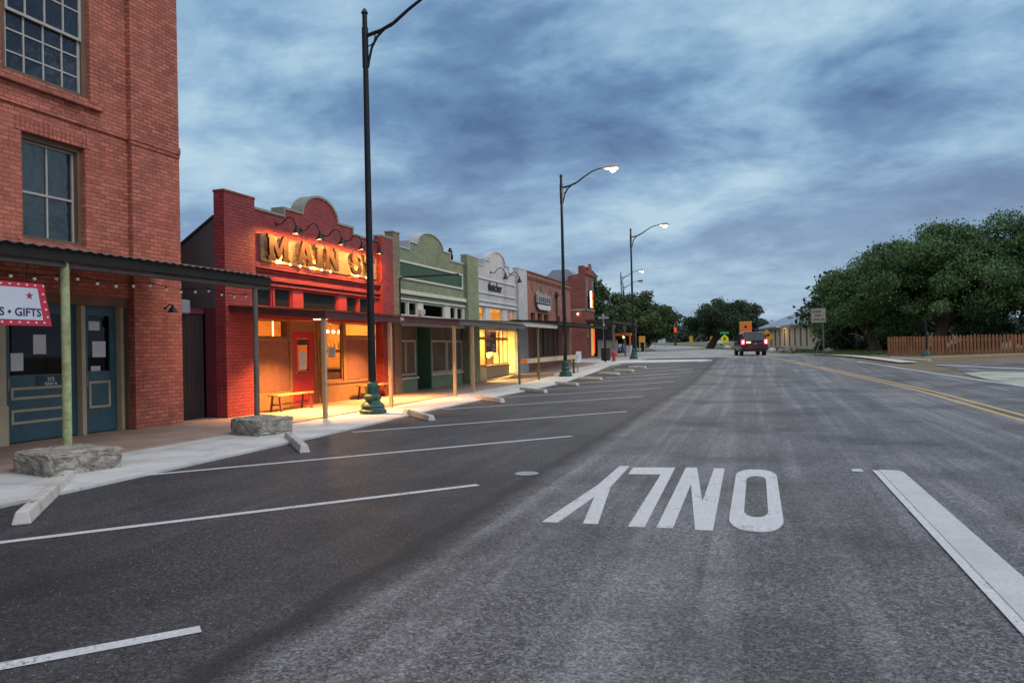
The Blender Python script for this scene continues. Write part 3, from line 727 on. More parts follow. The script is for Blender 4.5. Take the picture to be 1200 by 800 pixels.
# ------------------------------------------------------------------ the three arched-parapet shops
def shop(label, y0, y1, pw0, pw1, outline, brick, pier0, pier1, cop, zt, zs, ledge, ledgem, trans, tmat, tglass, backmat, zpier, sidemat):
    t = thing('shop_building', label, 'shop', (XF, (y0+y1)/2, 0), 'single storey shops with arched parapets')
    a, b = y0 + pw0, y1 - pw1
    mb = MB(); mb.prism([(a, zt)] + outline + [(b, zt)], FX, XF-.40, XF); mb.build('parapet_wall', brick, t)
    mb = MB(); coping(mb, outline, XF-.38, XF+.035, .06); mb.build('coping', cop, t)
    for k, (p0, p1, pm, zp) in enumerate(((y0+.002, a-.002, pier0, zpier), (b+.002, y1-.002, pier1, zpier))):
        if p1 - p0 < .05: continue
        mb = MB(); mb.box(XF-.14, XF+.16, p0, p1, .03, zp); mb.build('pier', pm, t)
        mb = MB(); mb.box(XF-.155, XF+.175, p0-.012, p1+.012, zp+.002, zp+.06); mb.build('pier_cap', cop if k else pm, t)
    mb = MB(); 
    for (za, zb, d) in ledge: mb.box(XF+.001, XF+d, a+.003, b-.003, za, zb)
    mb.build('cornice_band', ledgem, t)
    # transom lights
    for (c, d) in trans: window(t, XF-.14, c, d, zs, zt-.002, tmat, tglass, .06, .10, name='transom_window')
    mb = MB(); cur = a
    for (c, d) in trans + [(b, b)]:
        if c - cur > .02: mb.box(XF-.2, XF-.01, cur+.002, c-.002, zs, zt-.002)
        cur = d
    mb.box(XF-.2, XF-.012, a+.003, b-.003, 2.50, zs-.002)
    mb.build('transom_post', tmat, t)
    zc = zt + .06
    mb = MB(); mb.box(-26, -16.2, y0+.01, y1-.01, 0, 4.6); mb.box(-16.2, XF-.45, y0+.01, y1-.01, zc, zc+.15)
    mb.box(-16.2, XF-.46, y0+.01, y0+.12, .03, zc); mb.box(-16.2, XF-.46, y1-.12, y1-.01, .03, zc); mb.build('rear_block', sidemat, t)
    mb = MB(); mb.box(-16.2, XF-.2, y0+.12, y1-.12, .02, .07); mb.build('shop_floor', M['floorint'], t)
    mb = MB(); mb.box(-16.19, -16.12, y0+.12, y1-.12, .07, zc); mb.box(-16.12, XF-.47, y0+.125, y0+.14, .07, zc); mb.box(-16.12, XF-.47, y1-.14, y1-.125, .07, zc)
    mb.box(-16.12, XF-.47, y0+.14, y1-.14, zc-.05, zc-.002); mb.build('inner_wall', backmat, t)
    return t

oR = arch_outline(15.8, 22.5, 5.30, 17.27, 20.85, 5.52, 18.15, 19.97, 6.14)
RS = shop('red painted brick shop with an arched parapet and glowing MAIN ST sign', 14.65, 23.32, 1.15, .82, oR, M['brickRed'], M['brickRed'], M['brickRed'], M['coping'], 3.37, 2.78,
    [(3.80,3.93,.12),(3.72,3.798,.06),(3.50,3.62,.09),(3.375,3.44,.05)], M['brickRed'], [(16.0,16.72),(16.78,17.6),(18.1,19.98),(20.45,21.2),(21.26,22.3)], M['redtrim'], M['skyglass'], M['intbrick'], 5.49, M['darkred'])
mb = MB(); mb.hexa([(-13.9,14.655,2.7),(-12.345,14.655,2.7),(-12.345,14.70,2.7),(-13.9,14.70,2.7),(-13.9,14.655,3.9),(-12.345,14.655,4.86),(-12.345,14.70,4.86),(-13.9,14.70,3.9)])
mb.hexa([(-20,14.655,2.7),(-13.902,14.655,2.7),(-13.902,14.70,2.7),(-20,14.70,2.7),(-20,14.655,3.0),(-13.902,14.655,3.9),(-13.902,14.70,3.9),(-20,14.70,3.0)])
mb.build('metal_side_wall', M['metalside'], RS)
mb = MB(); mb.hexa([(-13.95,14.62,3.89),(-12.345,14.62,4.88),(-12.345,14.74,4.88),(-13.95,14.74,3.89),(-13.95,14.62,3.95),(-12.345,14.62,4.94),(-12.345,14.74,4.94),(-13.95,14.74,3.95)]); mb.build('verge_trim', M['awnB'], RS)
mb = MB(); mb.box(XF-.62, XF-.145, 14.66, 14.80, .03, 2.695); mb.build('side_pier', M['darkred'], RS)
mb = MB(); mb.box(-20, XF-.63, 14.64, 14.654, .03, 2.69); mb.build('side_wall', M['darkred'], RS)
# shop front
mb = MB(); mb.box(XF-.30, XF-.20, 16.0, 17.72, .06, .55); mb.box(XF-.30, XF-.12, 19.32, 22.45, .06, .62); mb.box(XF-.32, XF-.08, 19.3, 22.47, .62, .68); mb.build('bulkhead', M['orangewood'], RS)
for (ya, yb, za, zb) in ((15.82,16.0,.06,2.5),(17.66,17.718,.06,2.5),(16.0,17.66,1.93,2.0),(20.46,20.62,.685,2.5),(20.62,22.36,2.0,2.07),(19.30,19.38,.685,2.5),(22.362,22.48,.06,2.5)):
    mb = MB(); mb.box(XF-.30, XF-.16, ya, yb, za, zb); mb.build('frame_member', M['orangewood'], RS)
mb = MB(); mb.box(XF-.24, XF-.20, 16.002, 17.655, .56, 1.925); mb.build('woven_screen', M['burlap'], RS)
mb = MB(); mb.box(XF-.24, XF-.20, 20.625, 22.355, .70, 1.995); mb.build('woven_screen', M['burlap'], RS)
window(RS, XF-.26, 16.0, 17.66, 2.005, 2.495, M['orangewood'], M['glass'], .04, .06, name='shop_window')
w = window(RS, XF-.26, 19.385, 20.455, .69, 2.495, M['orangewood'], M['glass'], .05, .06, name='shop_window')
mb = MB(); mb.box(XF-.265, XF-.262, 19.75, 20.15, 1.42, 1.74); mb.build('paper_notice', M['paper'], w)
window(RS, XF-.26, 20.625, 22.35, 2.075, 2.495, M['orangewood'], M['glass'], .04, .06, name='shop_window')
# recessed entry: door, side panels
XE = XF - .36
mb = MB(); mb.box(XE-.1, XF-.302, 17.66, 17.72, .06, 2.5); mb.box(XE-.1, XF-.302, 19.24, 19.298, .06, 2.5); mb.box(XE-.1, XE+.02, 19.12, 19.24, .06, 2.5); mb.box(XE-.1, XE+.02, 17.72, 18.02, .06, 2.5); mb.box(XE-.1, XE+.02, 18.02, 19.12, 2.22, 2.5); mb.build('entry_lining', M['orangewood'], RS)
d = MB(); wall(d, XE-.06, XE, 18.03, 19.11, .07, 2.21, [(18.28,18.86,1.05,2.0)]); do = d.build('door', M['reddoor'], RS, weld=True)
g = MB(); g.box(XE-.04, XE-.03, 18.27, 18.87, 1.04, 2.01); g.build('pane', M['glass'], do)
g = MB(); g.box(XE-.028, XE-.025, 18.4, 18.76, 1.10, 1.62); g.build('paper_notice', M['paper'], do)
g = MB(); g.box(XE-.028, XE-.025, 18.32, 18.82, 1.80, 1.98); g.build('name_strip', M['ink'], do)
g = MB(); g.box(XE, XE+.012, 18.15, 18.99, .98, 1.02); g.box(XE, XE+.012, 18.15, 18.99, .2, .24); g.build('door_moulding', M['redtrim'], do)
g = MB(); g.ball((XE+.05,18.12,1.02), .035, 10, 6); g.tube([(XE,18.12,1.02),(XE+.04,18.12,1.02)], .012, 8); g.build('handle', M['galv'], do, smooth=True)
# inside the shop
def inside(name, label, cat, mb, mat, **k): return tag(mb.build(name, mat, **k), label, cat)
mb = MB(); mb.box(-14.9, -13.5, 22.2, 22.95, .07, 1.0); mb.box(-14.95, -13.45, 22.15, 23.0, 1.0, 1.05); inside('shop_counter', 'dark timber counter inside the red shop window', 'counter', mb, M['benchleg'])
mb = MB()
for k in range(9): mb.lathe([(.001,0),(.05,0),(.05,.16),(.02,.2),(.02,.25)], (-13.4-.16*k, 23.05, 1.72), 8)
mb.box(-15.0, -13.2, 22.92, 23.18, 1.67, 1.715); inside('bottle_shelf', 'wall shelf of bottles inside the lit red shop', 'shelf', mb, M['orangewood'])
cl = thing('ceiling_lamp', 'row of bare warm bulbs hanging inside the red shop', 'lamp', (-13.9, 22.2, 2.7))
mb = MB(); mb.tube([(-13.9,21.5,2.36),(-13.9,22.9,2.36)], .012, 6); mb.tube([(-13.9,22.2,2.36),(-13.9,22.2,3.3)], .01, 6); mb.build('rail', M['black'], cl)
for k in range(4):
    mb = MB(); mb.ball((-13.9,21.65+.36*k,2.29), .05, 10, 8); mb.build('bulb', M['bulbon'], cl, smooth=True)
nr = MB(); nr.tube([(XF-.40,17.22,2.05),(XF-.40,17.22,2.48)], .022, 8)
tag(nr.build('neon_rod', M['neonrod'], smooth=True), 'upright glowing orange neon tube behind the window left of the red door', 'neon tube')

RA = awning('awning', 'maroon edged timber awning numbered 214 fronting the red shop', 'awnings over the shop walk', -9.4, XF+.02, 14.78, 22.9, 2.56, 2.77, M['maroon'], M['maroon'],
    [(14.86,.06,M['tanpost'],.045,False),(18.1,.06,M['tanpost'],.045,False),(22.6,.06,M['tanpost'],.045,False)], .17, False)
text('lettering', '214', .13, M['paper'], (-9.386, 18.55, 2.42), RA, .003, bold=.003)
lf = thing('ceiling_light', 'small lit square lamp under the maroon awning', 'lamp', (-10.7, 16.6, 2.5))
mb = MB(); mb.box(-10.85,-10.55,16.45,16.75,2.435,2.47); mb.build('housing', M['galv'], lf)
mb = MB(); mb.box(-10.82,-10.58,16.48,16.72,2.425,2.434); mb.build('lens', M['tube'], lf)

# the MAIN ST sign
MS = thing('shop_sign', 'big bronze slab letters spelling MAIN ST on a tan brick panel', 'sign', (XF, 19.2, 4.3))
mb = MB(); mb.box(XF+.002, XF+.06, 16.15, 22.3, 3.99, 4.70); mb.build('sign_panel', M['brickTan'], MS)
GL = dict(
 M=([(0,0),(.34,0),(.34,.13),(.27,.13),(.27,.6),(.47,.05),(.53,.05),(.73,.6),(.73,.13),(.66,.13),(.66,0),(1,0),(1,.13),(.94,.13),(.94,.87),(1,.87),(1,1),(.72,1),(.5,.45),(.28,1),(0,1),(0,.87),(.06,.87),(.06,.13),(0,.13)],()),
 A=([(0,0),(.36,0),(.36,.13),(.29,.13),(.33,.27),(.64,.27),(.68,.13),(.61,.13),(.61,0),(1,0),(1,.13),(.93,.13),(.66,1),(.34,1),(.07,.13),(0,.13)],([(.39,.42),(.59,.42),(.49,.75)],)),
 I=([(0,0),(1,0),(1,.14),(.78,.14),(.78,.86),(1,.86),(1,1),(0,1),(0,.86),(.22,.86),(.22,.14),(0,.14)],()),
 N=([(0,0),(.36,0),(.36,.13),(.27,.13),(.27,.62),(.72,0),(.92,0),(.92,.87),(1,.87),(1,1),(.64,1),(.64,.87),(.73,.87),(.73,.42),(.31,1),(0,1),(0,.87),(.08,.87),(.08,.13),(0,.13)],()),
 T=([(.25,0),(.75,0),(.75,.13),(.66,.13),(.66,.84),(.86,.84),(.86,.66),(1,.66),(1,1),(0,1),(0,.66),(.14,.66),(.14,.84),(.34,.84),(.34,.13),(.25,.13)],()))
def s_poly():
    c = [(.86,.72),(.80,.86),(.62,.93),(.42,.93),(.24,.86),(.18,.73),(.26,.62),(.46,.54),(.66,.46),(.80,.36),(.83,.24),(.74,.12),(.56,.07),(.38,.07),(.22,.13),(.14,.28)]
    L = []; Rr = []
    for i, p in enumerate(c):
        a = Vector(c[max(i-1,0)]); b = Vector(c[min(i+1,len(c)-1)]); d = (b-a).normalized(); nn = Vector((-d.y, d.x))
        w = .115 if 3 < i < 12 else .10
        L.append(tuple(Vector(p)+nn*w)); Rr.append(tuple(Vector(p)-nn*w))
    return L + Rr[::-1]
GL['S'] = (s_poly(), ())
for ch, a, b, dz in (('M',16.22,17.16,0),('A',17.5,18.32,0),('I',18.38,18.86,0),('N',18.92,19.70,0),('S',20.36,21.06,0),('T',21.18,21.88,0)):
    po, ho = GL[ch]; z0, h = 4.03, .67
    sc_ = lambda l: [(a + p[0]*(b-a), z0 + p[1]*h) for p in l]
    mb = MB(); mb.prism(sc_(po), FX, XF+.17, XF+.235, [sc_(x) for x in ho]); mb.build('letter', M['letter'], MS)
mb = MB()
for y in (16.4,17.0,17.7,18.15,18.62,19.1,19.5,20.7,21.5): mb.tube([(XF+.06,y,4.3),(XF+.169,y,4.3)], .012, 6)
mb.build('stand_off', M['black'], MS)
for y in (16.75, 17.33, 17.8, 18.36, 18.88, 19.35, 20.95, 21.5):
    mb = MB(); mb.ball((XF+.12, y, 4.0), .028, 8, 6); mb.build('bulb', M['bulbon'], MS, smooth=True)

def light(kind, name, loc, energy, col, parent=None, size=.1, rot=None, spot=None, blend=.6):
    l = bpy.data.lights.new(name, kind); l.energy = energy; l.color = col
    if kind == 'AREA': l.size = size; l.spread = R(118) if 'awning' in name else R(180)
    elif kind != 'SUN': l.shadow_soft_size = size
    if spot: l.spot_size = R(spot); l.spot_blend = blend
    o = bpy.data.objects.new(name, l); COL.objects.link(o); o.location = loc
    if rot: o.rotation_euler = rot
    if parent is not None:
        o.parent = parent; o.location = Vector(loc) - Vector(parent.location)
    return o
def gooseneck(label, y, z, group, out=.62, lit=0, s=1.):
    t = thing('gooseneck_lamp', label, 'wall lamp', (XF, y, z), group)
    mb = MB(); mb.lathe([(.055*s,0),(.055*s,.02),(.02*s,.03)], (XF,y,z), 10, 'x')
    pts = []
    for k in range(15):
        u = k/14; x = out * u; zz = -.02 + .17*s*math.sin(max(0,u-.28)/.72*math.pi)**.9 * (1 if u > .28 else 0) - .12*max(0,u-.85)/.15
        pts.append((XF+.02+x, y, z+zz))
    mb.tube(pts, .017*s, 8); mb.build('arm', M['black'], t, smooth=True)
    c = pts[-1]
    mb = MB(); mb.lathe([(.025*s,.06*s),(.04*s,.0),(.05*s,-.05*s),(.115*s,-.16*s),(.125*s,-.18*s),(.11*s,-.175*s),(.04*s,-.06*s)], c, 16); mb.build('lamp_shade', M['black'], t, smooth=True)
    mb = MB(); mb.ball((c[0],c[1],c[2]-.12*s), .045*s, 8, 6); mb.build('bulb', M['bulbon'] if lit else M['bulb'], t, smooth=True)
    if lit: light('SPOT', 'lamp_light', (c[0],c[1],c[2]-.17*s), lit, (1,.36,.08), t, .05, (0, R(55), 0), 168, .5)
    return t
GLAB = ['lit black gooseneck lamp above the first letter, M', 'lit black gooseneck lamp above the gap between A and I', 'lit black gooseneck lamp above the letter N', 'lit black gooseneck lamp above the empty space before S', 'lit black gooseneck lamp above the last letter, T']
for y, l in zip((16.9,18.02,19.17,20.35,21.5), GLAB): gooseneck(l, y, 5.06, 'gooseneck lamps over the MAIN ST sign', lit=230)

# benches
def bench(label, y0, y1, x):
    t = thing('bench', label, 'bench', (x, (y0+y1)/2, .06), 'wooden benches outside the red shop')
    for k in range(3):
        mb = MB(); mb.box(x-.17+k*.115, x-.17+k*.115+.105, y0, y1, .47, .505); mb.build('seat_slat', M['benchtop'], t)
    for y in (y0+.14, y1-.14):
        for sx in (-.13, .13):
            mb = MB(); mb.beam((x+sx*1.25,y,.06),(x+sx*.8,y,.468), .045, .045); mb.build('leg', M['benchleg'], t)
        mb = MB(); mb.box(x-.13, x+.13, y-.018, y+.018, .22, .26); mb.build('stretcher', M['benchleg'], t)
    mb = MB(); mb.box(x-.02, x+.02, y0+.16, y1-.16, .225, .255); mb.build('stretcher', M['benchleg'], t)
bench('honey coloured wooden bench below the woven screen beside the red door', 16.2, 17.85, XF+.30)
bench('wooden bench half hidden behind the green lamp post base', 20.75, 22.3, XF+.25)

# ------------------------------------------------------------------ the olive green shop
oG = arch_outline(23.85, 30.35, 5.32, 24.95, 28.75, 5.62, 25.65, 28.05, 6.16)
GS = shop('olive green brick shop with an arched parapet and dark green blank panel', 23.32, 31.7, .53, 1.35, oG, M['brickGreen'], M['brickTan'], M['brickGreen'], M['copingW'], 3.42, 2.86,
    [(3.66,3.80,.10),(3.44,3.5,.05)], M['creamW'], [(23.95,24.75),(24.85,25.6),(26.1,28.15),(28.75,29.4),(29.5,30.2)], M['creamW'], M['glassD'], M['screen'], 5.74, M['greenD'])
mb = MB(); mb.box(XF+.002, XF+.02, 24.05, 30.0, 4.28, 4.80); mb.build('blank_panel', M['panelG'], GS)
mb = MB(); frame_bars(mb, XF+.003, 23.97, 30.08, 4.20, 4.88, .075, .05); mb.build('panel_frame', M['creamW'], GS)
mb = MB(); mb.box(XF-.30, XF-.10, 23.87, 25.62, .06, .52); mb.box(XF-.30, XF-.16, 27.0, 30.34, .06, .56); mb.build('bulkhead', M['greenwood'], GS)
mb = MB(); mb.box(XF-.30, XF-.04, 23.87, 25.66, .522, .60); mb.box(XF-.30, XF-.10, 26.98, 30.34, .562, .64); mb.build('window_ledge', M['creamW'], GS)
for (a, b, c) in ((23.9,25.62,2),(27.02,28.55,1),(28.6,30.3,2)):
    window(GS, XF-.22, a, b, .645, 1.99, M['tanframe'], M['screen'], .09, .09, cols=c, name='shop_window', bw=.09)
    mb = MB(); mb.box(XF-.21, XF-.17, a, b, 2.0, 2.495); mb.build('upper_screen', M['screen'], GS)
mb = MB(); mb.box(XF-.26, XF-.12, 25.62, 25.70, .06, 2.5); mb.box(XF-.26, XF-.12, 26.92, 27.0, .06, 2.5); mb.box(XF-.9, XF-.262, 25.64, 25.68, .06, 2.5); mb.box(XF-.9, XF-.262, 26.94, 26.98, .06, 2.5); mb.build('entry_lining', M['greenD'], GS)
d = MB(); wall(d, XF-.88, XF-.82, 25.7, 26.92, .07, 2.45, [(25.9,26.72,1.0,2.3)]); do = d.build('door', M['greenD'], GS, weld=True)
g = MB(); g.box(XF-.86, XF-.85, 25.88, 26.74, .98, 2.32); g.build('pane', M['skyglass'], do)
GA = awning('awning', 'grey green edged awning fronting the olive green shop', 'awnings over the shop walk', -9.5, XF+.02, 22.95, 30.5, 2.60, 2.80, M['awnG'], M['awnG'],
    [(24.5,.06,M['tanpost'],.05,False),(29.9,.06,M['olivepost'],.05,True)], .17, False)
BR = MB(); BR.tube([(XF+.17,23.78,2.84),(XF+.17,23.78,4.12),(XF+.19,23.78,4.17),(XF+.24,23.78,4.19)], .03, 10); BR.tube([(XF+.24,23.78,4.19),(XF+2.45,23.78,4.19)], .028, 8)
tag(BR.build('sign_bracket', M['black'], smooth=True), 'bare black steel sign bracket jutting out above the awnings', 'bracket')
SP = thing('speaker', 'small white box speaker fixed on the sill between green shop windows', 'speaker', (XF+.06, 25.75, 2.98))
mb = MB(); mb.box(XF+.0, XF+.16, 25.62, 25.9, 2.95, 3.14); mb.build('cabinet', M['greytrim'], SP, bevel=.012); mb = MB(); mb.lathe([(.001,0),(.07,0),(.06,.006)], (XF+.161,25.76,3.045), 12, 'x'); mb.build('grille', M['galv'], SP)
ow = MB(); ow.lathe([(.001,0),(.10,0),(.13,.1),(.14,.2),(.10,.3),(.11,.38),(.08,.46),(.001,.48)], (XF-.2, 29.3, 5.40), 10); ow.box(XF-.3,XF-.1,29.1,29.5,5.36,5.41); ow.lathe([(.02,0),(.05,.05),(.02,.09)],(XF-.2,29.26,5.86),6); ow.lathe([(.02,0),(.05,.05),(.02,.09)],(XF-.2,29.37,5.86),6)
tag(ow.build('roof_ornament', M['black'], smooth=True), 'small dark owl shaped ornament on the green parapet', 'ornament')

# ------------------------------------------------------------------ the white shop
oW = arch_outline(31.72, 37.7, 5.50, 32.85, 36.55, 5.80, 33.7, 35.95, 6.36)
WS = shop('white painted brick shop with an arched parapet and bright yellow interior', 31.7, 39.3, .02, 1.6, oW, M['brickWhite'], M['brickWhite'], M['brickWhite'], M['copingW'], 3.60, 2.94,
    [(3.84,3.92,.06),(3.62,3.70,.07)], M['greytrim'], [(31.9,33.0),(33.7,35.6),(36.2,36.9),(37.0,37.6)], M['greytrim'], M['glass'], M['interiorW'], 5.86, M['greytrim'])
mb = MB(); frame_bars(mb, XF+.003, 31.85, 37.6, 4.22, 4.96, .07, .05); mb.build('panel_frame', M['greytrim'], WS)
text('sign_lettering', 'thatcher', .62, M['black'], (XF+.03, 33.35, 4.40), WS, .012, bold=.004, sx=.96)
mb = MB(); mb.box(XF-.28, XF-.06, 31.75, 33.2, .06, .72); mb.box(XF-.62, XF-.44, 34.3, 37.68, .06, .70); mb.build('bulkhead', M['interior'], WS)
mb = MB(); mb.box(XF-.28, XF-.02, 31.75, 33.22, .722, .78); mb.box(XF-.64, XF-.38, 34.28, 37.68, .702, .77); mb.build('window_ledge', M['orangewood'], WS)
for (a, b, x) in ((31.78,33.2,-.2),(34.3,36.2,-.56),(36.24,36.8,-.56),(36.84,37.66,-.56)):
    w = window(WS, XF+x, a, b, .785, 2.10, M['orangewood'], M['glass'], .06, .07, name='shop_window', cols=2 if a < 32 else 1)
    w2 = window(WS, XF+x, a, b, 2.104, 2.60, M['orangewood'], M['glass'], .06, .07, name='shop_window', cols=2 if a < 32 else 1)
    if a == 34.3:
        mb = MB(); mb.box(XF-.60, XF-.595, 34.42, 36.1, 1.40, 2.50); bn = mb.build('banner', M['banner'], w)
        mb = MB(); mb.box(XF-.594, XF-.592, 34.46, 35.2, 2.16, 2.46); mb.box(XF-.594, XF-.592, 35.45, 35.95, 1.5, 1.62); mb.box(XF-.594, XF-.592, 35.5, 35.95, 1.7, 1.82); mb.build('banner_print', M['bannerlt'], w)
        text('lettering', 'SHOP', .30, M['paper'], (XF-.592, 34.5, 1.72), w, .001, bold=.006, sx=.85)
        text('lettering', 'SMALL', .15, M['paper'], (XF-.592, 35.4, 2.12), w, .001, bold=.004, sx=.85)
mb = MB(); mb.box(XF-1.0, XF-.2, 33.2, 33.26, .06, 2.6); mb.box(XF-1.0, XF-.56, 34.22, 34.28, .06, 2.6); mb.box(XF-1.05, XF-.95, 33.26, 34.22, 2.3, 2.6); mb.build('entry_lining', M['orangewood'], WS)
d = MB(); wall(d, XF-1.03, XF-.97, 33.27, 34.21, .07, 2.29, [(33.42,34.06,.5,2.15)]); do = d.build('door', M['orangewood'], WS, weld=True)
g = MB(); g.box(XF-1.01, XF-1.0, 33.40, 34.08, .48, 2.17); g.build('pane', M['glass'], do)
mb = MB()
pr = [(34.4,.8),(36.1,.8),(36.1,1.45),(35.8,1.25),(35.3,1.12),(34.9,1.2),(34.4,1.22)]
mb.prism(pr, FX, XF-1.3, XF-.75); inside('draped_display', 'yellow cloth draped display in the bright white shop window', 'display', mb, M['yellowcloth'])
tl = thing('ceiling_light', 'long lit tube lamp inside the white shop', 'lamp', (-14, 35.3, 2.65))
mb = MB(); mb.box(-13.5,-13.3,33.6,37.2,2.64,2.69); mb.build('housing', M['galv'], tl)
mb = MB(); mb.tube([(-13.4,33.7,2.62),(-13.4,37.1,2.62)], .03, 8); mb.build('tube', M['tube'], tl, smooth=True)
for y, l in ((33.8,'unlit black gooseneck lamp over the white shop lettering'),(36.0,'unlit black gooseneck lamp beside the end pier of the white shop')):
    gooseneck(l, y, 5.30, 'gooseneck lamps on the white shop', out=.75, s=1.2)
WA = awning('awning', 'pale grey edged awning fronting the white shop', 'awnings over the shop walk', -9.6, XF+.02, 30.55, 36.4, 2.74, 2.90, M['awnW'], M['awnG'],
    [(33.2,.10,M['olivepost'],.05,True)], .17, False)

# ------------------------------------------------------------------ the brown brick building
BS = thing('brick_shop', 'brown brick flat topped shop with dark vertical boards under its awning', 'shop', (XF, 44.6, .2))
mb = MB(); wall(mb, XF-.4, XF, 39.32, 50, 0, 5.9, [(40.42,41.28,3.15,3.62),(41.8,42.75,3.15,3.62),(43.2,44.25,3.15,3.62),(46.4,47.0,3.15,3.6),(48.2,48.8,3.15,3.6),(40.9,46.5,1.12,2.9)]); mb.build('wall', M['brickBrown'], BS, weld=True)
mb = MB(); mb.box(-30, XF-.41, 39.34, 49.98, 0, 5.5); mb.build('building_core', M['brickBrown'], BS)
mb = MB(); mb.box(XF+.001, XF+.10, 39.33, 50.0, 5.62, 5.70); mb.box(XF-.42, XF+.06, 39.33, 50.02, 5.902, 5.96)
for k in range(35): mb.box(XF+.001, XF+.07, 39.4+k*.303, 39.4+k*.303+.15, 5.50, 5.618)
mb.build('cornice', M['brickBrown'], BS)
mb = MB()
for y in (40.6, 42.5, 44.5, 47.6): mb.box(XF+.001, XF+.03, y, y+.45, 4.95, 5.30)
mb.build('wall_vent', M['greywood'], BS)
for (a, b, c, d) in ((40.42,41.28,3.15,3.62),(41.8,42.75,3.15,3.62),(43.2,44.25,3.15,3.62),(46.4,47.0,3.15,3.6),(48.2,48.8,3.15,3.6)):
    window(BS, XF-.25, a+.002, b-.002, c+.002, d-.002, M['awnB'], M['glassD'], .06, .06)
for k in range(24):
    a = 40.92 + k*.2325; x = XF - .14 + (k % 3)*.014
    mb = MB(); mb.box(x-.03, x, a, a+.222, 1.125, 2.895); mb.build('board', M['brownboards'] if k % 5 else M['awnD'], BS)
mb = MB(); mb.box(XF-.2, XF-.176, 40.91, 46.49, 1.125, 2.895); mb.build('backing_panel', M['ink'], BS)
mb = MB(); mb.tube([(XF+.08,46.0,3.1),(XF+.08,46.0,5.2)], .05, 8); mb.box(XF+.002,XF+.2,45.8,46.2,4.85,5.05); mb.build('downpipe', M['awnB'], BS, smooth=False)
TS = thing('trade_sign', 'weathered pale two part board sign with a jagged top on brown brick', 'sign', (XF, 42.6, 4.3))
mb = MB(); mb.prism([(41.15,4.22),(44.2,4.22),(44.2,4.62),(43.9,4.78),(43.5,4.64),(43.1,4.86),(42.7,4.66),(42.2,4.84),(41.8,4.66),(41.4,4.92),(41.15,4.70)], FX, XF+.1, XF+.2); mb.build('upper_board', M['galv'], TS)
mb = MB(); mb.prism([(41.7,3.84),(43.9,3.84),(44.15,3.96),(44.15,4.14),(41.3,4.14),(41.4,3.95)], FX, XF+.1, XF+.18); mb.build('lower_board', M['greytrim'], TS)
mb = MB()
for k in range(6):
    y = 41.5 + k*.44; mb.box(XF+.201, XF+.215, y, y+.06, 4.32, 4.58); mb.box(XF+.201, XF+.214, y+.12, y+.28, 4.32, 4.38); mb.box(XF+.201, XF+.214, y+.12, y+.28, 4.46, 4.52)
mb.build('raised_marks', M['ink'], TS)
mb = MB(); mb.box(XF+.002, XF+.1, 41.6, 43.8, 4.0, 4.06); mb.box(XF+.002, XF+.1, 41.6, 43.8, 4.4, 4.46); mb.build('mounting_rail', M['awnB'], TS)
BA = awning('awning', 'dark thin awning fronting the brown brick shop', 'awnings over the shop walk', -9.6, XF+.02, 36.5, 49.6, 2.92, 3.1, M['awnB'], M['awnB'], [(49.2,.4,M['awnD'],.06,False)], .14, False)
# long barrier board on two posts under the awning
BB = thing('barrier_rail', 'long pale board on two dark posts with an orange end', 'barrier', (-9.9, 35, .1))
A = Vector((-10.35,33.4,.97)); B = Vector((-9.0,38.3,1.08))
mb = MB(); mb.beam(A, B, .05, .22); mb.build('board', M['cream'], BB)
mb = MB(); mb.beam(A - (B-A).normalized()*.42, A - (B-A).normalized()*.002, .055, .23); mb.build('orange_end', M['signorange'], BB)
for f_ in (.22, .93):
    p = A.lerp(B, f_); mb = MB(); mb.box(p.x-.12, p.x-.03, p.y-.05, p.y+.05, .05, p.z+.05); mb.build('post', M['benchleg'], BB)
BD = thing('notice_board', 'small grey blue board standing at the end of the pale barrier', 'notice board', (-9.1, 38.7, .2))
mb = MB(); mb.box(-9.15,-9.10,38.4,39.5,.75,1.35); mb.build('panel', M['signwhite'], BD); mb = MB(); mb.box(-9.2,-9.152,38.9,39.0,.1,1.2); mb.build('post', M['galv'], BD)

# ------------------------------------------------------------------ the two storey corner building across the side street
z2 = gz(63)
TB = thing('corner_building', 'two storey deep red brick building with a stepped chimney like parapet and red neon', 'building', (-14, 64, z2))
mb = MB(); mb.prism([(-28,z2-.2),(-13.92,z2-.2),(-13.92,8.3),(-14.05,8.3),(-14.05,8.62),(-14.5,8.62),(-14.5,7.95),(-15.4,7.75),(-15.5,7.35),(-28,7.1)], lambda u,v,a:(u,a,v), 62.5, 66.0); mb.build('wall', M['brickTwo'], TB)
mb = MB(); mb.prism([(62.5,7.9),(66,7.9),(66,8.2),(64.9,8.2),(64.6,8.9),(63.9,8.9),(63.6,8.2),(62.5,8.2)], FX, -13.918, -13.80); mb.build('parapet_front', M['brickTwo'], TB)
mb = MB(); mb.box(-28,-13.8,62.44,62.498,4.75,4.88); mb.box(-13.918,-13.84,62.44,66,4.75,4.88); mb.build('string_course', M['coping'], TB)
mb = MB(); mb.prism([(-18.2,7.3),(-14.6,7.42),(-15.6,8.45),(-17.0,8.45)], lambda u,v,a:(u,a,v), 63.2, 65.9); mb.build('roof', M['roofmetal'], TB)
for (a, b, c, d) in ((62.9,63.3,6.0,7.4),(65.0,65.6,6.0,7.4),(62.9,63.3,2.4,3.4)):
    window(TB, -13.917, a, b, c, d, M['coping'], M['skyglass'], .08, .06)
mb = MB(); mb.box(-13.917,-13.86,64.4,65.1,z2+.2,3.6); mb.build('lit_door', M['glowY'], TB)
mb = MB(); mb.box(-13.917,-13.85,65.2,65.7,z2+.4,3.2); mb.build('lit_panel', M['glowR'], TB)
mb = MB(); mb.ball((-14.6,62.4,4.45), .06, 8, 6); mb.build('wall_bulb', M['bulbon'], TB, smooth=True)
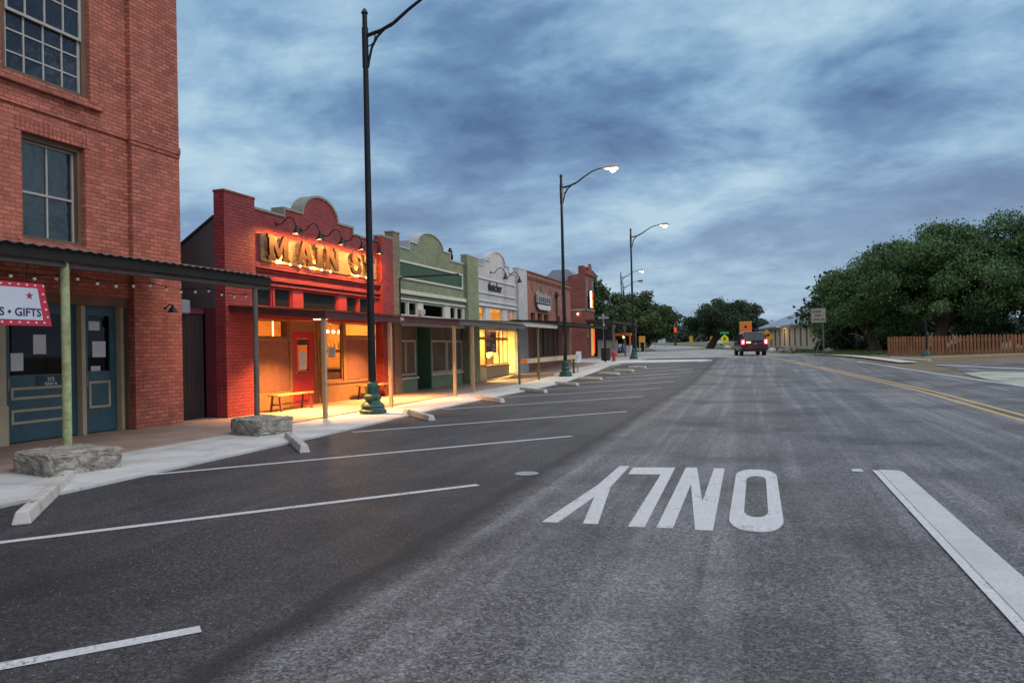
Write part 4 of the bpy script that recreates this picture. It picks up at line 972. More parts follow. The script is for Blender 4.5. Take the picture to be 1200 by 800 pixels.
NS = thing('neon_sign', 'glowing yellow and red upright neon sign on the corner building', 'neon sign', (-13.7, 63.6, 5))
mb = MB(); mb.box(-13.80,-13.70,63.4,64.2,4.95,6.55); mb.build('sign_box', M['awnB'], NS)
mb = MB(); mb.tube([(-13.67,63.5,5.05),(-13.67,63.5,6.45),(-13.67,63.75,6.45)], .05, 8); mb.build('yellow_tube', M['neonY'], NS, smooth=True)
mb = MB(); mb.tube([(-13.66,63.9,6.3),(-13.66,63.75,5.9),(-13.66,64.1,5.6),(-13.66,63.9,5.2),(-13.66,64.1,5.05)], .045, 8); mb.build('red_tube', M['neonR'], NS, smooth=True)
awning('awning', 'weathered dark awning reaching past the two storey corner building', 'awnings over the shop walk', -11.6, -13.9, 62.6, 76, 3.78, 3.98, M['awnB'], M['greywood'], [(63.2,z2,M['greywood'],.07,False),(69,z2,M['greywood'],.07,False),(75.6,z2,M['greywood'],.07,False)], .16, False)
WB = thing('board_wall', 'bleached vertical board wall below the far awning', 'wall', (-13.6, 71, z2))
for k in range(26):
    y = 66.3 + k*.38; mb = MB(); mb.box(-13.75, -13.70+.02*(k%2), y, y+.34, z2-.1, z2+1.55+random.uniform(-.12,.12)); mb.build('board', M['boards'], WB)
mb = MB(); mb.box(-13.80,-13.752,66.2,76.2,z2+.3,z2+.42); mb.box(-13.80,-13.752,66.2,76.2,z2+1.1,z2+1.22); mb.build('rail', M['greywood'], WB)
SH = thing('dark_shed', 'dark timber outbuilding behind the bleached boards', 'shed', (-16.5, 72, z2))
mb = MB(); mb.box(-20,-14.2,66.1,77,z2-.2,3.6); mb.build('wall', M['gate'], SH); mb = MB(); mb.box(-20.2,-14.0,66.02,77.2,3.602,3.75); mb.build('roof', M['greywood'], SH)

# ------------------------------------------------------------------ street lamps
def street_lamp(label, loc, lit):
    x, y, z = loc; t = thing('street_lamp', label, 'street lamp', loc, 'tall street lamps along the shops')
    mb = MB(); mb.lathe([(.34,0),(.34,.10),(.30,.13),(.28,.17),(.30,.20),(.265,.25),(.21,.30),(.18,.34),(.215,.39),(.225,.43),(.20,.47),(.165,.50),(.155,.62),(.15,.70),(.12,.78),(.10,.80)], (x,y,z-.01), 8)
    mb.build('base', M['lampgreen'], t, smooth=False, bevel=.008)
    mb = MB(); mb.tube([(x,y,z+.79),(x,y,z+3.4),(x,y,z+9.95)], [.098,.088,.062], 12); mb.build('pole', M['black'], t, smooth=True)
    mb = MB(); mb.lathe([(.062,0),(.085,.02),(.085,.05),(.03,.14),(.001,.16)], (x,y,z+9.94), 10); mb.build('finial', M['black'], t, smooth=True)
    for pr_, hh_ in (([(.09,0),(.105,.01),(.105,.06),(.09,.07)], 1.85), ([(.07,0),(.082,.01),(.082,1.0),(.07,1.01)], 8.6)):
        mb = MB(); mb.lathe(pr_, (x,y,z+hh_), 10); mb.build('collar', M['black'], t, smooth=True)
    arm = [(x+.05,y,z+9.40),(x+.45,y,z+9.47),(x+.8,y,z+9.60),(x+1.2,y,z+9.86),(x+1.6,y,z+10.08),(x+1.95,y,z+10.17),(x+2.25,y,z+10.18)]
    mb = MB(); mb.tube(arm, [.048,.046,.044,.040,.036,.034,.034], 10); mb.build('arm', M['black'], t, smooth=True)
    mb = MB(); mb.tube([(x+.07,y,z+8.62),(x+.10,y,z+8.78),(x+.18,y,z+9.08),(x+.34,y,z+9.33),(x+.55,y,z+9.50),(x+.75,y,z+9.55)], .032, 8)
    mb.tube([(x+.06,y,z+9.12),(x+.16,y,z+9.15),(x+.25,y,z+9.22),(x+.28,y,z+9.35),(x+.27,y,z+9.44)], .016, 8); mb.build('bracket', M['black'], t, smooth=True)
    mb = MB(); mb.lathe([(.05,-.05),(.07,.0),(.12,.18),(.15,.36),(.16,.55),(.10,.68),(.001,.72)], (x+2.2,y,z+10.19), 12, 'x'); h = mb.build('lamp_head', M['galv'] if lit else M['black'], t, smooth=True)
    mb = MB(); mb.ball((x+2.62,y,z+10.08), .17, 14, 10, .8); mb.build('lens', M['sodium'] if lit else M['bulb'], h, smooth=True)
    if lit: light('POINT', 'lamp_light', (x+2.62,y,z+9.78), lit, (1,.78,.45), t, .2)
    return t
street_lamp('tall black street lamp on a green base outside the red shop', (-9.08,16.34,.03), 0)
street_lamp('lit street lamp beside the pale barrier and brown brick shop', (-9.07,35.8,gz(35.8)+.02), 700)
street_lamp('lit street lamp standing by the red hydrant on the white kerb', (-9.05,57.2,gz(57.2)+.0), 700)
street_lamp('lit street lamp beyond the side street in front of leafy trees', (-15.9,92,gz(92)-.02), 600)
street_lamp('unlit thin street lamp behind the trees, farthest along the shop side', (-18.4,108,gz(108)-.02), 0)

# ------------------------------------------------------------------ wheel stops
def wheel_stop(label, cx, cy, rot, L, z):
    b = MB(); hw0, hw1, h = .085, .055, .125
    b.hexa([(-L/2,-hw0,0),(L/2,-hw0,0),(L/2,hw0,0),(-L/2,hw0,0),(-L/2+.05,-hw1,h),(L/2-.05,-hw1,h),(L/2-.05,hw1,h),(-L/2+.05,hw1,h)])
    o = b.build('wheel_stop', M['stop'], bevel=.018); o.location = (cx, cy, z + .003); o.rotation_euler = (0, 0, rot)
    for u in (-L*.32, L*.32):
        p = MB(); p.lathe([(.001,.0),(.016,.0),(.016,.006),(.001,.008)], (u,0,.1245), 8); q = p.build('anchor_pin', M['awnB']); q.parent = o
    tag(o, label, 'wheel stop', 'concrete wheel stops along the kerb'); return o
STOPS = [((25,616),'wheel stop against the broad stone block'),]
WS_ = [(-7.54,6.22,'worn concrete wheel stop in front of the broad stone block',2.85),(-7.5,10.82,'worn concrete wheel stop just past the smaller stone block',2.3),(-7.62,15.85,'pale concrete wheel stop nearest the green base outside the red shop',2.3),
 (-7.75,21.1,'concrete wheel stop lying opposite the olive green shop',2.2),(-7.68,25.5,'concrete wheel stop opposite the lit white shop',2.2),(-7.55,29.9,'concrete wheel stop just short of the lamp by the pale barrier',2.0),
 (-7.35,33.6,'concrete wheel stop level with the lamp by the pale barrier',1.8),(-7.15,37.1,'concrete wheel stop past the lamp, where the kerb starts to curve',1.7),(-6.8,39.6,'small concrete wheel stop midway along the curving kerb',1.6),(-6.5,42.3,'last concrete wheel stop before the white kerb end',1.5)]
for x, y, l, L in WS_:
    dv = (-.66, .75) if y < 30 else (-.74, .67)
    wheel_stop(l, x, y, math.atan2(dv[1], dv[0]), L, gz(y))

# ------------------------------------------------------------------ hydrant, bin, stop sign and small signs
hz = gz(50)+.05
H = thing('fire_hydrant', 'red fire hydrant on the white kerb end', 'hydrant', (-9.3, 50.2, hz))
mb = MB(); mb.lathe([(.17,0),(.17,.05),(.11,.06),(.11,.50),(.14,.51),(.14,.56),(.12,.60),(.09,.70),(.04,.74),(.03,.79),(.001,.80)], (-9.3,50.2,hz), 14); mb.build('barrel', M['hydrant'], H, smooth=True)
for s in (-1, 1):
    mb = MB(); mb.lathe([(.06,0),(.06,.10),(.05,.12),(.001,.13)], (-9.3+s*.10,50.2,hz+.42), 10, 'x') if s > 0 else mb.lathe([(.001,-.13),(.05,-.12),(.06,-.10),(.06,0)], (-9.4,50.2,hz+.42), 10, 'x'); mb.build('outlet', M['hydrant'], H, smooth=True)
mb = MB(); mb.lathe([(.001,-.16),(.07,-.15),(.075,-.1),(.075,0)], (-9.3,50.1,hz+.38), 10, 'y'); mb.build('pumper_outlet', M['hydrant'], H, smooth=True)
TR = thing('litter_bin', 'dark ribbed litter bin behind the red hydrant', 'bin', (-10.4, 53, gz(53)))
mb = MB(); z = gz(53); mb.lathe([(.28,0),(.33,.05),(.35,.85),(.34,.86),(.30,.84)], (-10.4,53,z), 14); mb.build('body', M['awnB'], TR, smooth=True)
mb = MB(); mb.lathe([(.36,0),(.37,.04),(.34,.06)], (-10.4,53,z+.86), 14); mb.build('rim', M['black'], TR, smooth=True)
def octa(r, n=8, ph=22.5): return [(r*math.cos(R(ph+360*k/n)), r*math.sin(R(ph+360*k/n))) for k in range(n)]
z = gz(53)
ST = thing('road_sign', 'stop sign seen edge on below two street name blades by the hydrant', 'sign', (-10.6, 53.4, z))
mb = MB(); mb.tube([(-10.6,53.4,z),(-10.6,53.4,z+3.3)], .03, 8); mb.build('post', M['galv'], ST, smooth=True)
mb = MB(); mb.prism(octa(.38), lambda u,v,a:(-10.6+a, 53.4+u, z+2.4+v), .035, .045); mb.build('sign_plate', M['galv'], ST)
mb = MB(); mb.box(-11.0,-10.2,53.39,53.41,z+3.05,z+3.22); mb.build('name_blade', M['galv'], ST); mb = MB(); mb.box(-10.61,-10.59,53.0,53.8,z+3.24,z+3.41); mb.build('name_blade', M['galv'], ST)

def ring_tf(px, py, pz, rz):           # local (u right, v up, a toward the viewer) for an upright sign turned by rz
    c, s = math.cos(rz), math.sin(rz)
    return lambda u, v, a: (px + u*c + a*s, py + u*s - a*c, pz + v)
z = gz(70); tf = ring_tf(.85, 70, z+1.5, R(3))
z -= .55
AS = thing('road_sign', 'amber diamond road sign with a black right turn arrow', 'sign', (.85, 70, z))
mb = MB(); mb.prism([(0,.66),(.66,0),(0,-.66),(-.66,0)], tf, .03, .04); mb.build('sign_plate', M['signamber'], AS)
mb = MB(); mb.prism([(-.22,-.36),(-.09,-.36),(-.09,0),(.06,.06),(.02,-.06),(.34,.14),(.08,.36),(.09,.20),(-.12,.16),(-.22,.04)], tf, .041, .046); mb.build('arrow', M['ink'], AS)
mb = MB(); mb.box(.81,.87,70.01,70.06,z+.4,z+2.6); mb.build('post', M['galv'], AS)
z = gz(95); tf = ring_tf(-1.25, 95, z+2.85, R(2))
OS = thing('road_sign', 'large orange rectangular sign with a yellow top strip and dark emblem', 'sign', (-1.25, 95, z))
mb = MB(); mb.prism([(-.72,-.65),(.72,-.65),(.72,.50),(-.72,.50)], tf, .03, .05); mb.build('sign_plate', M['signorange'], OS)
mb = MB(); mb.prism([(-.74,.502),(.74,.502),(.74,.66),(-.74,.66)], tf, .028, .052); mb.build('top_strip', M['signamber'], OS)
mb = MB(); mb.prism(octa(.19, 10), tf, .051, .056); mb.build('emblem', M['ink'], OS)
mb = MB(); mb.box(-1.7,-1.63,95.0,95.06,z-.1,z+3.15); mb.box(-.87,-.80,95.0,95.06,z-.1,z+3.15); mb.build('posts', M['galv'], OS)
z = gz(100); tf = ring_tf(-3.95, 100, z+1.5, R(4))
YS = thing('road_sign', 'lime yellow pentagon school sign below a green name blade', 'sign', (-3.95, 100, z))
mb = MB(); mb.prism([(-.48,-.5),(.48,-.5),(.48,.1),(0,.55),(-.48,.1)], tf, .03, .04); mb.build('sign_plate', M['signyg'], YS)
mb = MB(); mb.prism([(-.2,-.3),(-.05,-.3),(-.02,.05),(.1,-.3),(.2,-.3),(.12,.1),(.0,.25),(-.12,.12)], tf, .041, .046); mb.build('figure_marks', M['ink'], YS)
mb = MB(); mb.prism([(-.55,.62),(.55,.62),(.55,.88),(-.55,.88)], tf, .03, .04); mb.build('name_blade', M['signgreen'], YS)
mb = MB(); mb.box(-3.99,-3.91,100.0,100.05,z-.1,z+2.2); mb.build('post', M['galv'], YS)
z = gz(86)
YP = thing('info_sign', 'yellow board sign on two pale legs under the street trees', 'sign', (-12.5, 86, z))
mb = MB(); mb.box(-12.95,-12.25,86,86.05,z+1.25,z+2.0); mb.build('sign_plate', M['signamber'], YP)
for x in (-12.93,-12.35):
    mb = MB(); mb.box(x,x+.1,86.052,86.13,z-.05,z+1.95); mb.build('leg', M['cream'], YP)
z = gz(58)
SB = thing('board_sign', 'old cream board sign on a leaning braced timber post by the pale house', 'sign', (3.4, 58, z))
mb = MB(); mb.box(3.80,4.78,58,58.06,z+2.38,z+3.42); mb.build('board', M['oldboard'], SB)
mb = MB()
for k, (a, b, h) in enumerate(((3.95,4.5,3.2),(4.05,4.45,2.92),(3.95,4.35,2.62),(4.45,4.7,2.6))): mb.box(a,b,57.985,57.998,z+h-.06,z+h+.05)
mb.build('faded_lettering', M['greywood'], SB)
mb = MB(); mb.beam((4.62,58.1,z-.1),(4.56,58.1,z+3.3),.10,.09); mb.build('post', M['greywood'], SB)
mb = MB(); mb.beam((3.98,58.2,z-.1),(4.58,58.2,z+1.5),.08,.07); mb.build('brace', M['greywood'], SB)
z = gz(160)
BT = thing('beacon_tower', 'distant dark mast with a glowing white and orange beacon', 'mast', (-16.4, 160, z))
mb = MB(); mb.tube([(-16.4,160,z),(-16.4,160,z+5)], [.25,.22], 10); mb.box(-16.6,-16.2,159.8,160.2,z+5.0,z+7.0); mb.build('mast', M['awnB'], BT)
mb = MB(); mb.ball((-16.4,159.5,z+4.75), .34, 10, 8); mb.build('white_beacon', M['sodium'], BT, smooth=True)
mb = MB(); mb.box(-16.55,-16.1,159.4,159.7,z+3.2,z+4.3); mb.box(-16.75,-15.95,159.45,159.7,z+2.8,z+3.198); mb.build('orange_beacon', M['glowR'], BT)
z = gz(140)
for x, y, w, h, m, l in ((-17.2,140,2.0,.9,'greytrim','pale rectangular roadside board under the far trees'),(-12.3,150,.7,1.2,'signamber','small yellow roadside board far along the bend'),(-8.0,145,.8,1.3,'signamber','amber board glimpsed past the leaning oak trunk')):
    t = thing('info_sign', l, 'sign', (x, y, gz(y)))
    z = gz(y); mb = MB(); mb.box(x-w/2,x+w/2,y,y+.08,z+.8,z+.8+h); mb.build('panel', M[m], t)
    for s in (-1,1):
        mb = MB(); mb.box(x+s*w*.4-.06,x+s*w*.4+.06,y+.082,y+.16,z-.1,z+1.2); mb.build('leg', M['galv'], t)

# pedestrian lamp by the house
z = gz(97)
PL = thing('pedestrian_lamp', 'slim black lamp with a bell shade rising behind the pale house', 'street lamp', (.1, 97, z))
mb = MB(); mb.tube([(.1,97,z),(.1,97,z+5.4)], [.13,.10], 10); mb.build('pole', M['black'], PL, smooth=True)
mb = MB(); mb.tube([(.1,97,z+5.0),(.3,97,z+5.25),(.65,97,z+5.25),(.75,97,z+5.0)], 0.06, 8); mb.build('arm', M['black'], PL, smooth=True)
mb = MB(); mb.lathe([(.06,.1),(.12,-.02),(.32,-.32),(.34,-.38),(.3,-.37)], (.75,97,z+4.95), 12); mb.build('lamp_shade', M['black'], PL, smooth=True)
mb = MB(); mb.ball((.75,97,z+4.6), .13, 8, 6); mb.build('bulb', M['bulb'], PL, smooth=True)
z = gz(55)
GPs = thing('lamp_post', 'short green post with a flared base before the picket fence', 'lamp post', (9.9, 51.2, gz(51)))
z = gz(51.2); mb = MB(); mb.lathe([(.3,0),(.3,.08),(.2,.2),(.13,.35),(.10,.45)], (9.9,51.2,z), 10); mb.build('base', M['lampgreen'], GPs, smooth=True)
mb = MB(); mb.tube([(9.9,51.2,z+.4),(9.9,51.2,z+2.6)], [.06,.05], 10); mb.build('pole', M['black'], GPs, smooth=True)

# ------------------------------------------------------------------ picket fence
FN = thing('picket_fence', 'long orange stained picket fence in front of the big oaks', 'fence', (8.3, 54.2, gz(54)))
fp = [(8.3,54.3),(10.2,52.6),(34,48.5)]
def fat(s):
    for a, b in zip(fp[:-1], fp[1:]):
        L = math.dist(a, b)
        if s <= L: return (a[0]+(b[0]-a[0])*s/L, a[1]+(b[1]-a[1])*s/L, math.atan2(b[1]-a[1], b[0]-a[0]))
        s -= L
    return (*fp[-1], 0)
proto = None
for k in range(100):
    x, y, a = fat(k*.19); z = gz(y) - .02; h = 1.26 + random.uniform(-.03,.03)
    if proto is None:
        mb = MB(); mb.prism([(-.065,0),(.065,0),(.065,1.15),(.03,1.24),(-.03,1.24),(-.065,1.15)], lambda u,v,a_:(8.3+u, 54.2+a_, gz(54)+v), -.012, .012); proto = mb.build('picket', M['fence'], FN); o = proto
    else:
        o = proto.copy(); COL.objects.link(o); o.parent = FN
    o.location = Vector((x, y, z)) - Vector(FN.location); o.rotation_euler = (0, 0, a); o.scale = (1, 1, h/1.24)
for (a, b) in zip(fp[:-1], fp[1:]):
    for h in (.28, .95):
        mb = MB(); A = Vector((a[0],a[1]+.04,gz(a[1])+h)); B = Vector((b[0],b[1]+.04,gz(b[1])+h)); mb.beam(A, B, .04, .09); mb.build('rail', M['fence'], FN)
for s in np.arange(0, 27, 2.4):
    x, y, a = fat(s); mb = MB(); mb.box(x-.06,x+.06,y+.065,y+.185,gz(y)-.1,gz(y)+1.2); mb.build('post', M['fence'], FN)
mb = MB(); mb.beam((9.2,48.6,gz(48)+.04),(15.5,50.9,gz(50)+.06),.18,.14); tag(mb.build('timber_edging', M['tanpost'], bevel=.02), 'long low timber edging beam lying in front of the picket fence', 'edging beam')
mb = MB(); mb.beam((8.9,45.3,gz(45)+.04),(7.5,48.5,gz(48.5)+.04),.2,.12); tag(mb.build('kerb_block', M['stop'], bevel=.02), 'white concrete kerb length before the fence corner', 'kerb')

# ------------------------------------------------------------------ the pale house
hz_ = gz(82) - .1
HS = thing('pale_house', 'low pale panelled house under a hipped blue grey metal roof', 'house', (3, 92, hz_))
A = Vector((5.15, 81)); B = Vector((.75, 107)); d = (B-A).normalized(); nr_ = Vector((d.y, -d.x)); W = 12.5; Lh = (B-A).length; WH = 2.75
def hp(u, w, z): p = A + d*u + nr_*w; return (p.x, p.y, hz_ + z)
mb = MB(); mb.hexa([hp(0,0,-.3),hp(0,W,-.3),hp(Lh,W,-.3),hp(Lh,0,-.3),hp(0,0,WH),hp(0,W,WH),hp(Lh,W,WH),hp(Lh,0,WH)]); mb.build('wall', M['housewall'], HS)
e = .8; mb = MB()
rv = [hp(-e,-e,WH+.01),hp(-e,W+e,WH+.01),hp(Lh+e,W+e,WH+.01),hp(Lh+e,-e,WH+.01),hp(W/2,W/2,WH+3.2),hp(Lh-W/2,W/2,WH+3.2),hp(-e,-e,WH+.2),hp(-e,W+e,WH+.2),hp(Lh+e,W+e,WH+.2),hp(Lh+e,-e,WH+.2)]
mb.add(rv, [(0,1,2,3),(0,1,7,6),(1,2,8,7),(2,3,9,8),(3,0,6,9),(6,7,4),(7,8,5,4),(8,9,5),(9,6,4,5)]); mb.build('roof', M['roofmetal'], HS)
for k in range(9):
    u = 1.0 + k*2.7
    mb = MB(); mb.hexa([hp(u,-.05,.6),hp(u,-.002,.6),hp(u+.5,-.002,.6),hp(u+.5,-.05,.6),hp(u,-.05,2.55),hp(u,-.002,2.55),hp(u+.5,-.002,2.55),hp(u+.5,-.05,2.55)]); mb.build('shutter_strip', M['housedark'], HS)
mb = MB(); mb.hexa([hp(3.0,-1.6,-.2),hp(3.0,-.6,-.2),hp(16,-.6,-.2),hp(16,-1.6,-.2),hp(3.0,-1.6,.45),hp(3.0,-.6,.45),hp(16,-.6,.45),hp(16,-1.6,.45)]); tag(mb.build('low_wall', M['housedark']), 'low dark timber wall along the front of the pale house', 'wall')
def boulder(label, x, y, r, mat, grp=None):
    b = bmesh.new(); bmesh.ops.create_icosphere(b, subdivisions=2, radius=r)
    for v in b.verts:
        k = 1 + .22*math.sin(v.co.x*5/r+x) * math.cos(v.co.y*4/r+y) + random.uniform(-.08,.08); v.co *= k; v.co.z *= .75
    me = bpy.data.meshes.new('boulder'); b.to_mesh(me); b.free(); me.materials.append(mat); o = link('boulder', me); o.location = (x, y, gz(y)+r*.35); tag(o, label, 'boulder', grp)
boulder('pale boulder just right of the dark red car', 1.35, 74, .42, M['stop'], 'boulders on the grass verge'); boulder('brown boulder between pale stones on the verge', 2.2, 73, .38, M['stone'], 'boulders on the grass verge')
boulder('largest dark boulder on the verge before the house corner', 3.0, 72, .55, M['stone'], 'boulders on the grass verge'); boulder('low dark rock at the foot of the braced sign', 5.6, 66, .42, M['stone'], 'boulders on the grass verge')
boulder('pale boulder on the grass beside the leaning oak', -4.1, 112, .5, M['stop'], 'boulders on the grass verge')

# ------------------------------------------------------------------ vehicles (built facing +y at the origin, then turned and placed)
def loft(mb, st, close=True):                # st: list of (y, [(x,z)...half ring from bottom centre out and up to top centre])
    n = len(st[0][1]); ring = 2*n - 2
    vs = []
    for y, h in st:
        full = list(h) + [(-p[0], p[1]) for p in reversed(h[1:-1])]
        vs += [(p[0], y, p[1]) for p in full]
    m = len(st); fs = [(i*ring+k, i*ring+(k+1)%ring, (i+1)*ring+(k+1)%ring, (i+1)*ring+k) for i in range(m-1) for k in range(ring)]
    fs += [tuple(range(ring-1,-1,-1)), tuple((m-1)*ring + k for k in range(ring))]
    return mb.add(vs, fs)
def wheels(t, pos, r, w):
    for (x, y) in pos:
        s = 1 if x > 0 else -1
        mb = MB(); mb.lathe([(r*.6,-w/2),(r*.93,-w/2),(r,-w/2+.03),(r,w/2-.03),(r*.93,w/2),(r*.6,w/2)], (x,y,r), 20, 'x'); wo = mb.build('wheel', M['tyre'], t, smooth=True)
        mb = MB(); mb.lathe([(r*.6,-.04),(r*.58,0),(r*.2,.02),(.001,.025)] if s > 0 else [(.001,-.025),(r*.2,-.02),(r*.58,0),(r*.6,.04)], (x+s*w*.46,y,r), 14, 'x'); mb.build('rim', M['rim'], wo, smooth=True)
def place(t, loc, rz): t.location = loc; t.rotation_euler = (0,0,rz)
SV = thing('parked_car', 'dark red sport utility car with lit tail lights seen from behind', 'car', (0,0,0))
SV.name = 'utility_car'
def body(w, zb, zs, rnd=.10): return [(0,zb),(w*.80,zb),(w*.94,zb+.10),(w,zb+.30),(w*1.0,zs-.16),(w*.975,zs-.02),(w*.93,zs),(0,zs)]
mb = MB(); loft(mb, [(-.06,body(.88,.42,.98)),(.0,body(.96,.36,1.06)),(.35,body(1.0,.34,1.10)),(1.6,body(1.01,.32,1.10)),(3.3,body(1.0,.32,1.10)),(4.3,body(.98,.34,1.06)),(4.85,body(.92,.38,.98)),(5.05,body(.80,.45,.86))]); mb.build('body', M['carpaint'], SV, smooth=True)
mb = MB()
def gh(wb, wt, zt): return [(0,1.0),(wb,1.0),(wb,1.10),(wt+.03,zt-.10),(wt-.05,zt),(0,zt)]
loft(mb, [(.02,gh(.93,.80,1.30)),(.10,gh(.95,.80,1.55)),(.28,gh(.96,.80,1.84)),(.55,gh(.96,.80,1.87)),(2.4,gh(.96,.79,1.87)),(2.75,gh(.95,.78,1.80)),(3.75,gh(.93,.72,1.14))]); mb.build('cabin', M['carpaint'], SV, smooth=True)
mb = MB(); mb.hexa([(-.80,-.035,1.20),(.80,-.035,1.20),(.80,.10,1.20),(-.80,.10,1.20),(-.70,.15,1.76),(.70,.15,1.76),(.70,.30,1.76),(-.70,.30,1.76)]); mb.build('rear_window', M['carglass'], SV)
for s in (-1,1):
    mb = MB(); mb.hexa([(s*.955,.45,1.14),(s*.985,.45,1.14),(s*.975,2.9,1.14),(s*.945,2.9,1.14),(s*.815,.5,1.72),(s*.865,.5,1.72),(s*.86,2.45,1.72),(s*.81,2.45,1.72)]); mb.build('side_window', M['carglass'], SV)
    mb = MB(); mb.box(s*.74,s*.97,-.07,.10,.90,1.26); tl_ = mb.build('tail_light', M['tail'], SV, bevel=.02)
    mb = MB(); mb.box(s*.80,s*.90,-.082,-.068,.98,1.18); mb.build('lit_core', M['tailcore'], tl_)
    mb = MB(); mb.box(s*1.0,s*1.2,2.75,2.9,1.12,1.30); mb.build('mirror', M['carblack'], SV, bevel=.03)
    mb = MB(); mb.tube([(s*.70,.5,1.90),(s*.70,2.3,1.90)], .025, 6); mb.build('roof_rail', M['galv'], SV, smooth=True)
mb = MB(); mb.box(-.97,.97,-.14,.05,.46,.72); mb.build('bumper', M['carpaint'], SV, bevel=.05); mb = MB(); mb.box(-.8,.8,-.10,.2,.34,.455); mb.build('lower_bumper', M['carblack'], SV, bevel=.02)
mb = MB(); mb.box(-.62,-.28,-.085,-.066,.98,1.12); mb.build('number_plate', M['platelit'], SV)
mb = MB(); mb.box(-.64,.62,-.075,-.058,1.125,1.16); mb.build('tailgate_trim', M['carblack'], SV)
mb = MB(); mb.lathe([(.001,-.02),(.06,-.015),(.06,0)], (.08,-.06,.92), 8, 'y'); mb.build('badge', M['galv'], SV)
wheels(SV, [(-.86,.95),(.86,.95),(-.86,3.9),(.86,3.9)], .37, .25)
place(SV, (-.18, 60.5, gz(61)+.005), R(9))
def saloon(label, loc, rz, paint):
    t = thing('parked_car', label, 'car', (0,0,0), 'cars parked far along the road'); t['label'] = label
    mb = MB(); loft(mb, [(0,body(.78,.36,.80)),(.15,body(.86,.28,.92)),(1.2,body(.89,.26,.96)),(3.2,body(.89,.26,.92)),(4.2,body(.84,.28,.80)),(4.4,body(.74,.36,.66))]); mb.build('body', paint, t, smooth=True)
    mb = MB(); g2 = lambda wb, wt, zt: [(0,.85),(wb,.85),(wb,.90),(wt+.03,zt-.06),(wt-.05,zt),(0,zt)]
    loft(mb, [(.55,g2(.82,.70,.98)),(1.15,g2(.84,.64,1.38)),(2.1,g2(.84,.63,1.42)),(3.15,g2(.82,.66,.96))]); mb.build('cabin', M['carglass'], t, smooth=True)
    mb = MB(); loft(mb, [(1.1,[(0,1.39),(.6,1.38),(.62,1.40),(0,1.44)]),(2.2,[(0,1.40),(.6,1.39),(.62,1.42),(0,1.455)])]); mb.build('roof', paint, t, smooth=True)
    wheels(t, [(-.78,.85),(.78,.85),(-.78,3.5),(.78,3.5)], .31, .2)
    place(t, loc, rz); return t
saloon('white low car parked beneath the leaning oak', (-6.9,150,gz(150)), R(28), M['carwhite'])
saloon('pale car parked under the trees left of the far road', (-20.5,140,gz(140)), R(40), M['carwhite'])
saloon('blue car parked past the bleached boards', (-16.3,88,gz(88)), R(20), M['carblue'])
z = gz(88)
FT = thing('food_kiosk', 'small kiosk with an orange lit frame and white counter beneath the far trees', 'kiosk', (-15.6, 92, z))
mb = MB(); mb.box(-17.0,-14.9,92,93.5,z,z+.95); mb.build('counter', M['carwhite'], FT); mb = MB(); mb.box(-17.05,-14.85,91.9,93.6,z+2.2,z+2.5); mb.box(-17.05,-16.85,91.9,92.1,z+.95,z+2.2); mb.box(-15.05,-14.85,91.9,92.1,z+.95,z+2.2); mb.build('frame', M['signorange'], FT)
mb = MB(); mb.ball((-15.9,92.4,z+2.0), .14, 8, 6); mb.build('bulb', M['bulbon'], FT)

# ------------------------------------------------------------------ trees
def rot_leaves(P, size, rng, droop=.3, aspect=.55):
    n = len(P); nrm = rng.normal(size=(n,3)); nrm[:,2] += .5; nrm /= np.linalg.norm(nrm, axis=1)[:,None]
    t = rng.normal(size=(n,3)); t -= nrm * (t*nrm).sum(1)[:,None]; t /= np.linalg.norm(t, axis=1)[:,None]; t[:,2] -= droop
    b = np.cross(nrm, t); s = size * rng.uniform(.6,1.35,size=(n,1))
    return np.stack([P - t*s*.5, P + b*s*aspect*.5, P + t*s*.5, P - b*s*aspect*.5], 1)
def leaf_mesh(name, quads, mat, parent=None, kind=None):
    n = len(quads); off = np.array(root_of(parent).location if parent else (0,0,0), dtype=float)
    v = (quads - off).reshape(-1,3).astype(np.float32)
    me = bpy.data.meshes.new(name); me.vertices.add(n*4); me.vertices.foreach_set('co', v.ravel())
    me.loops.add(n*4); me.loops.foreach_set('vertex_index', np.arange(n*4, dtype=np.int32))
    me.polygons.add(n); me.polygons.foreach_set('loop_start', np.arange(0, n*4, 4, dtype=np.int32)); me.polygons.foreach_set('loop_total', np.full(n, 4, dtype=np.int32))
    me.update(); me.validate(); me.materials.append(mat); return link(name, me, parent)
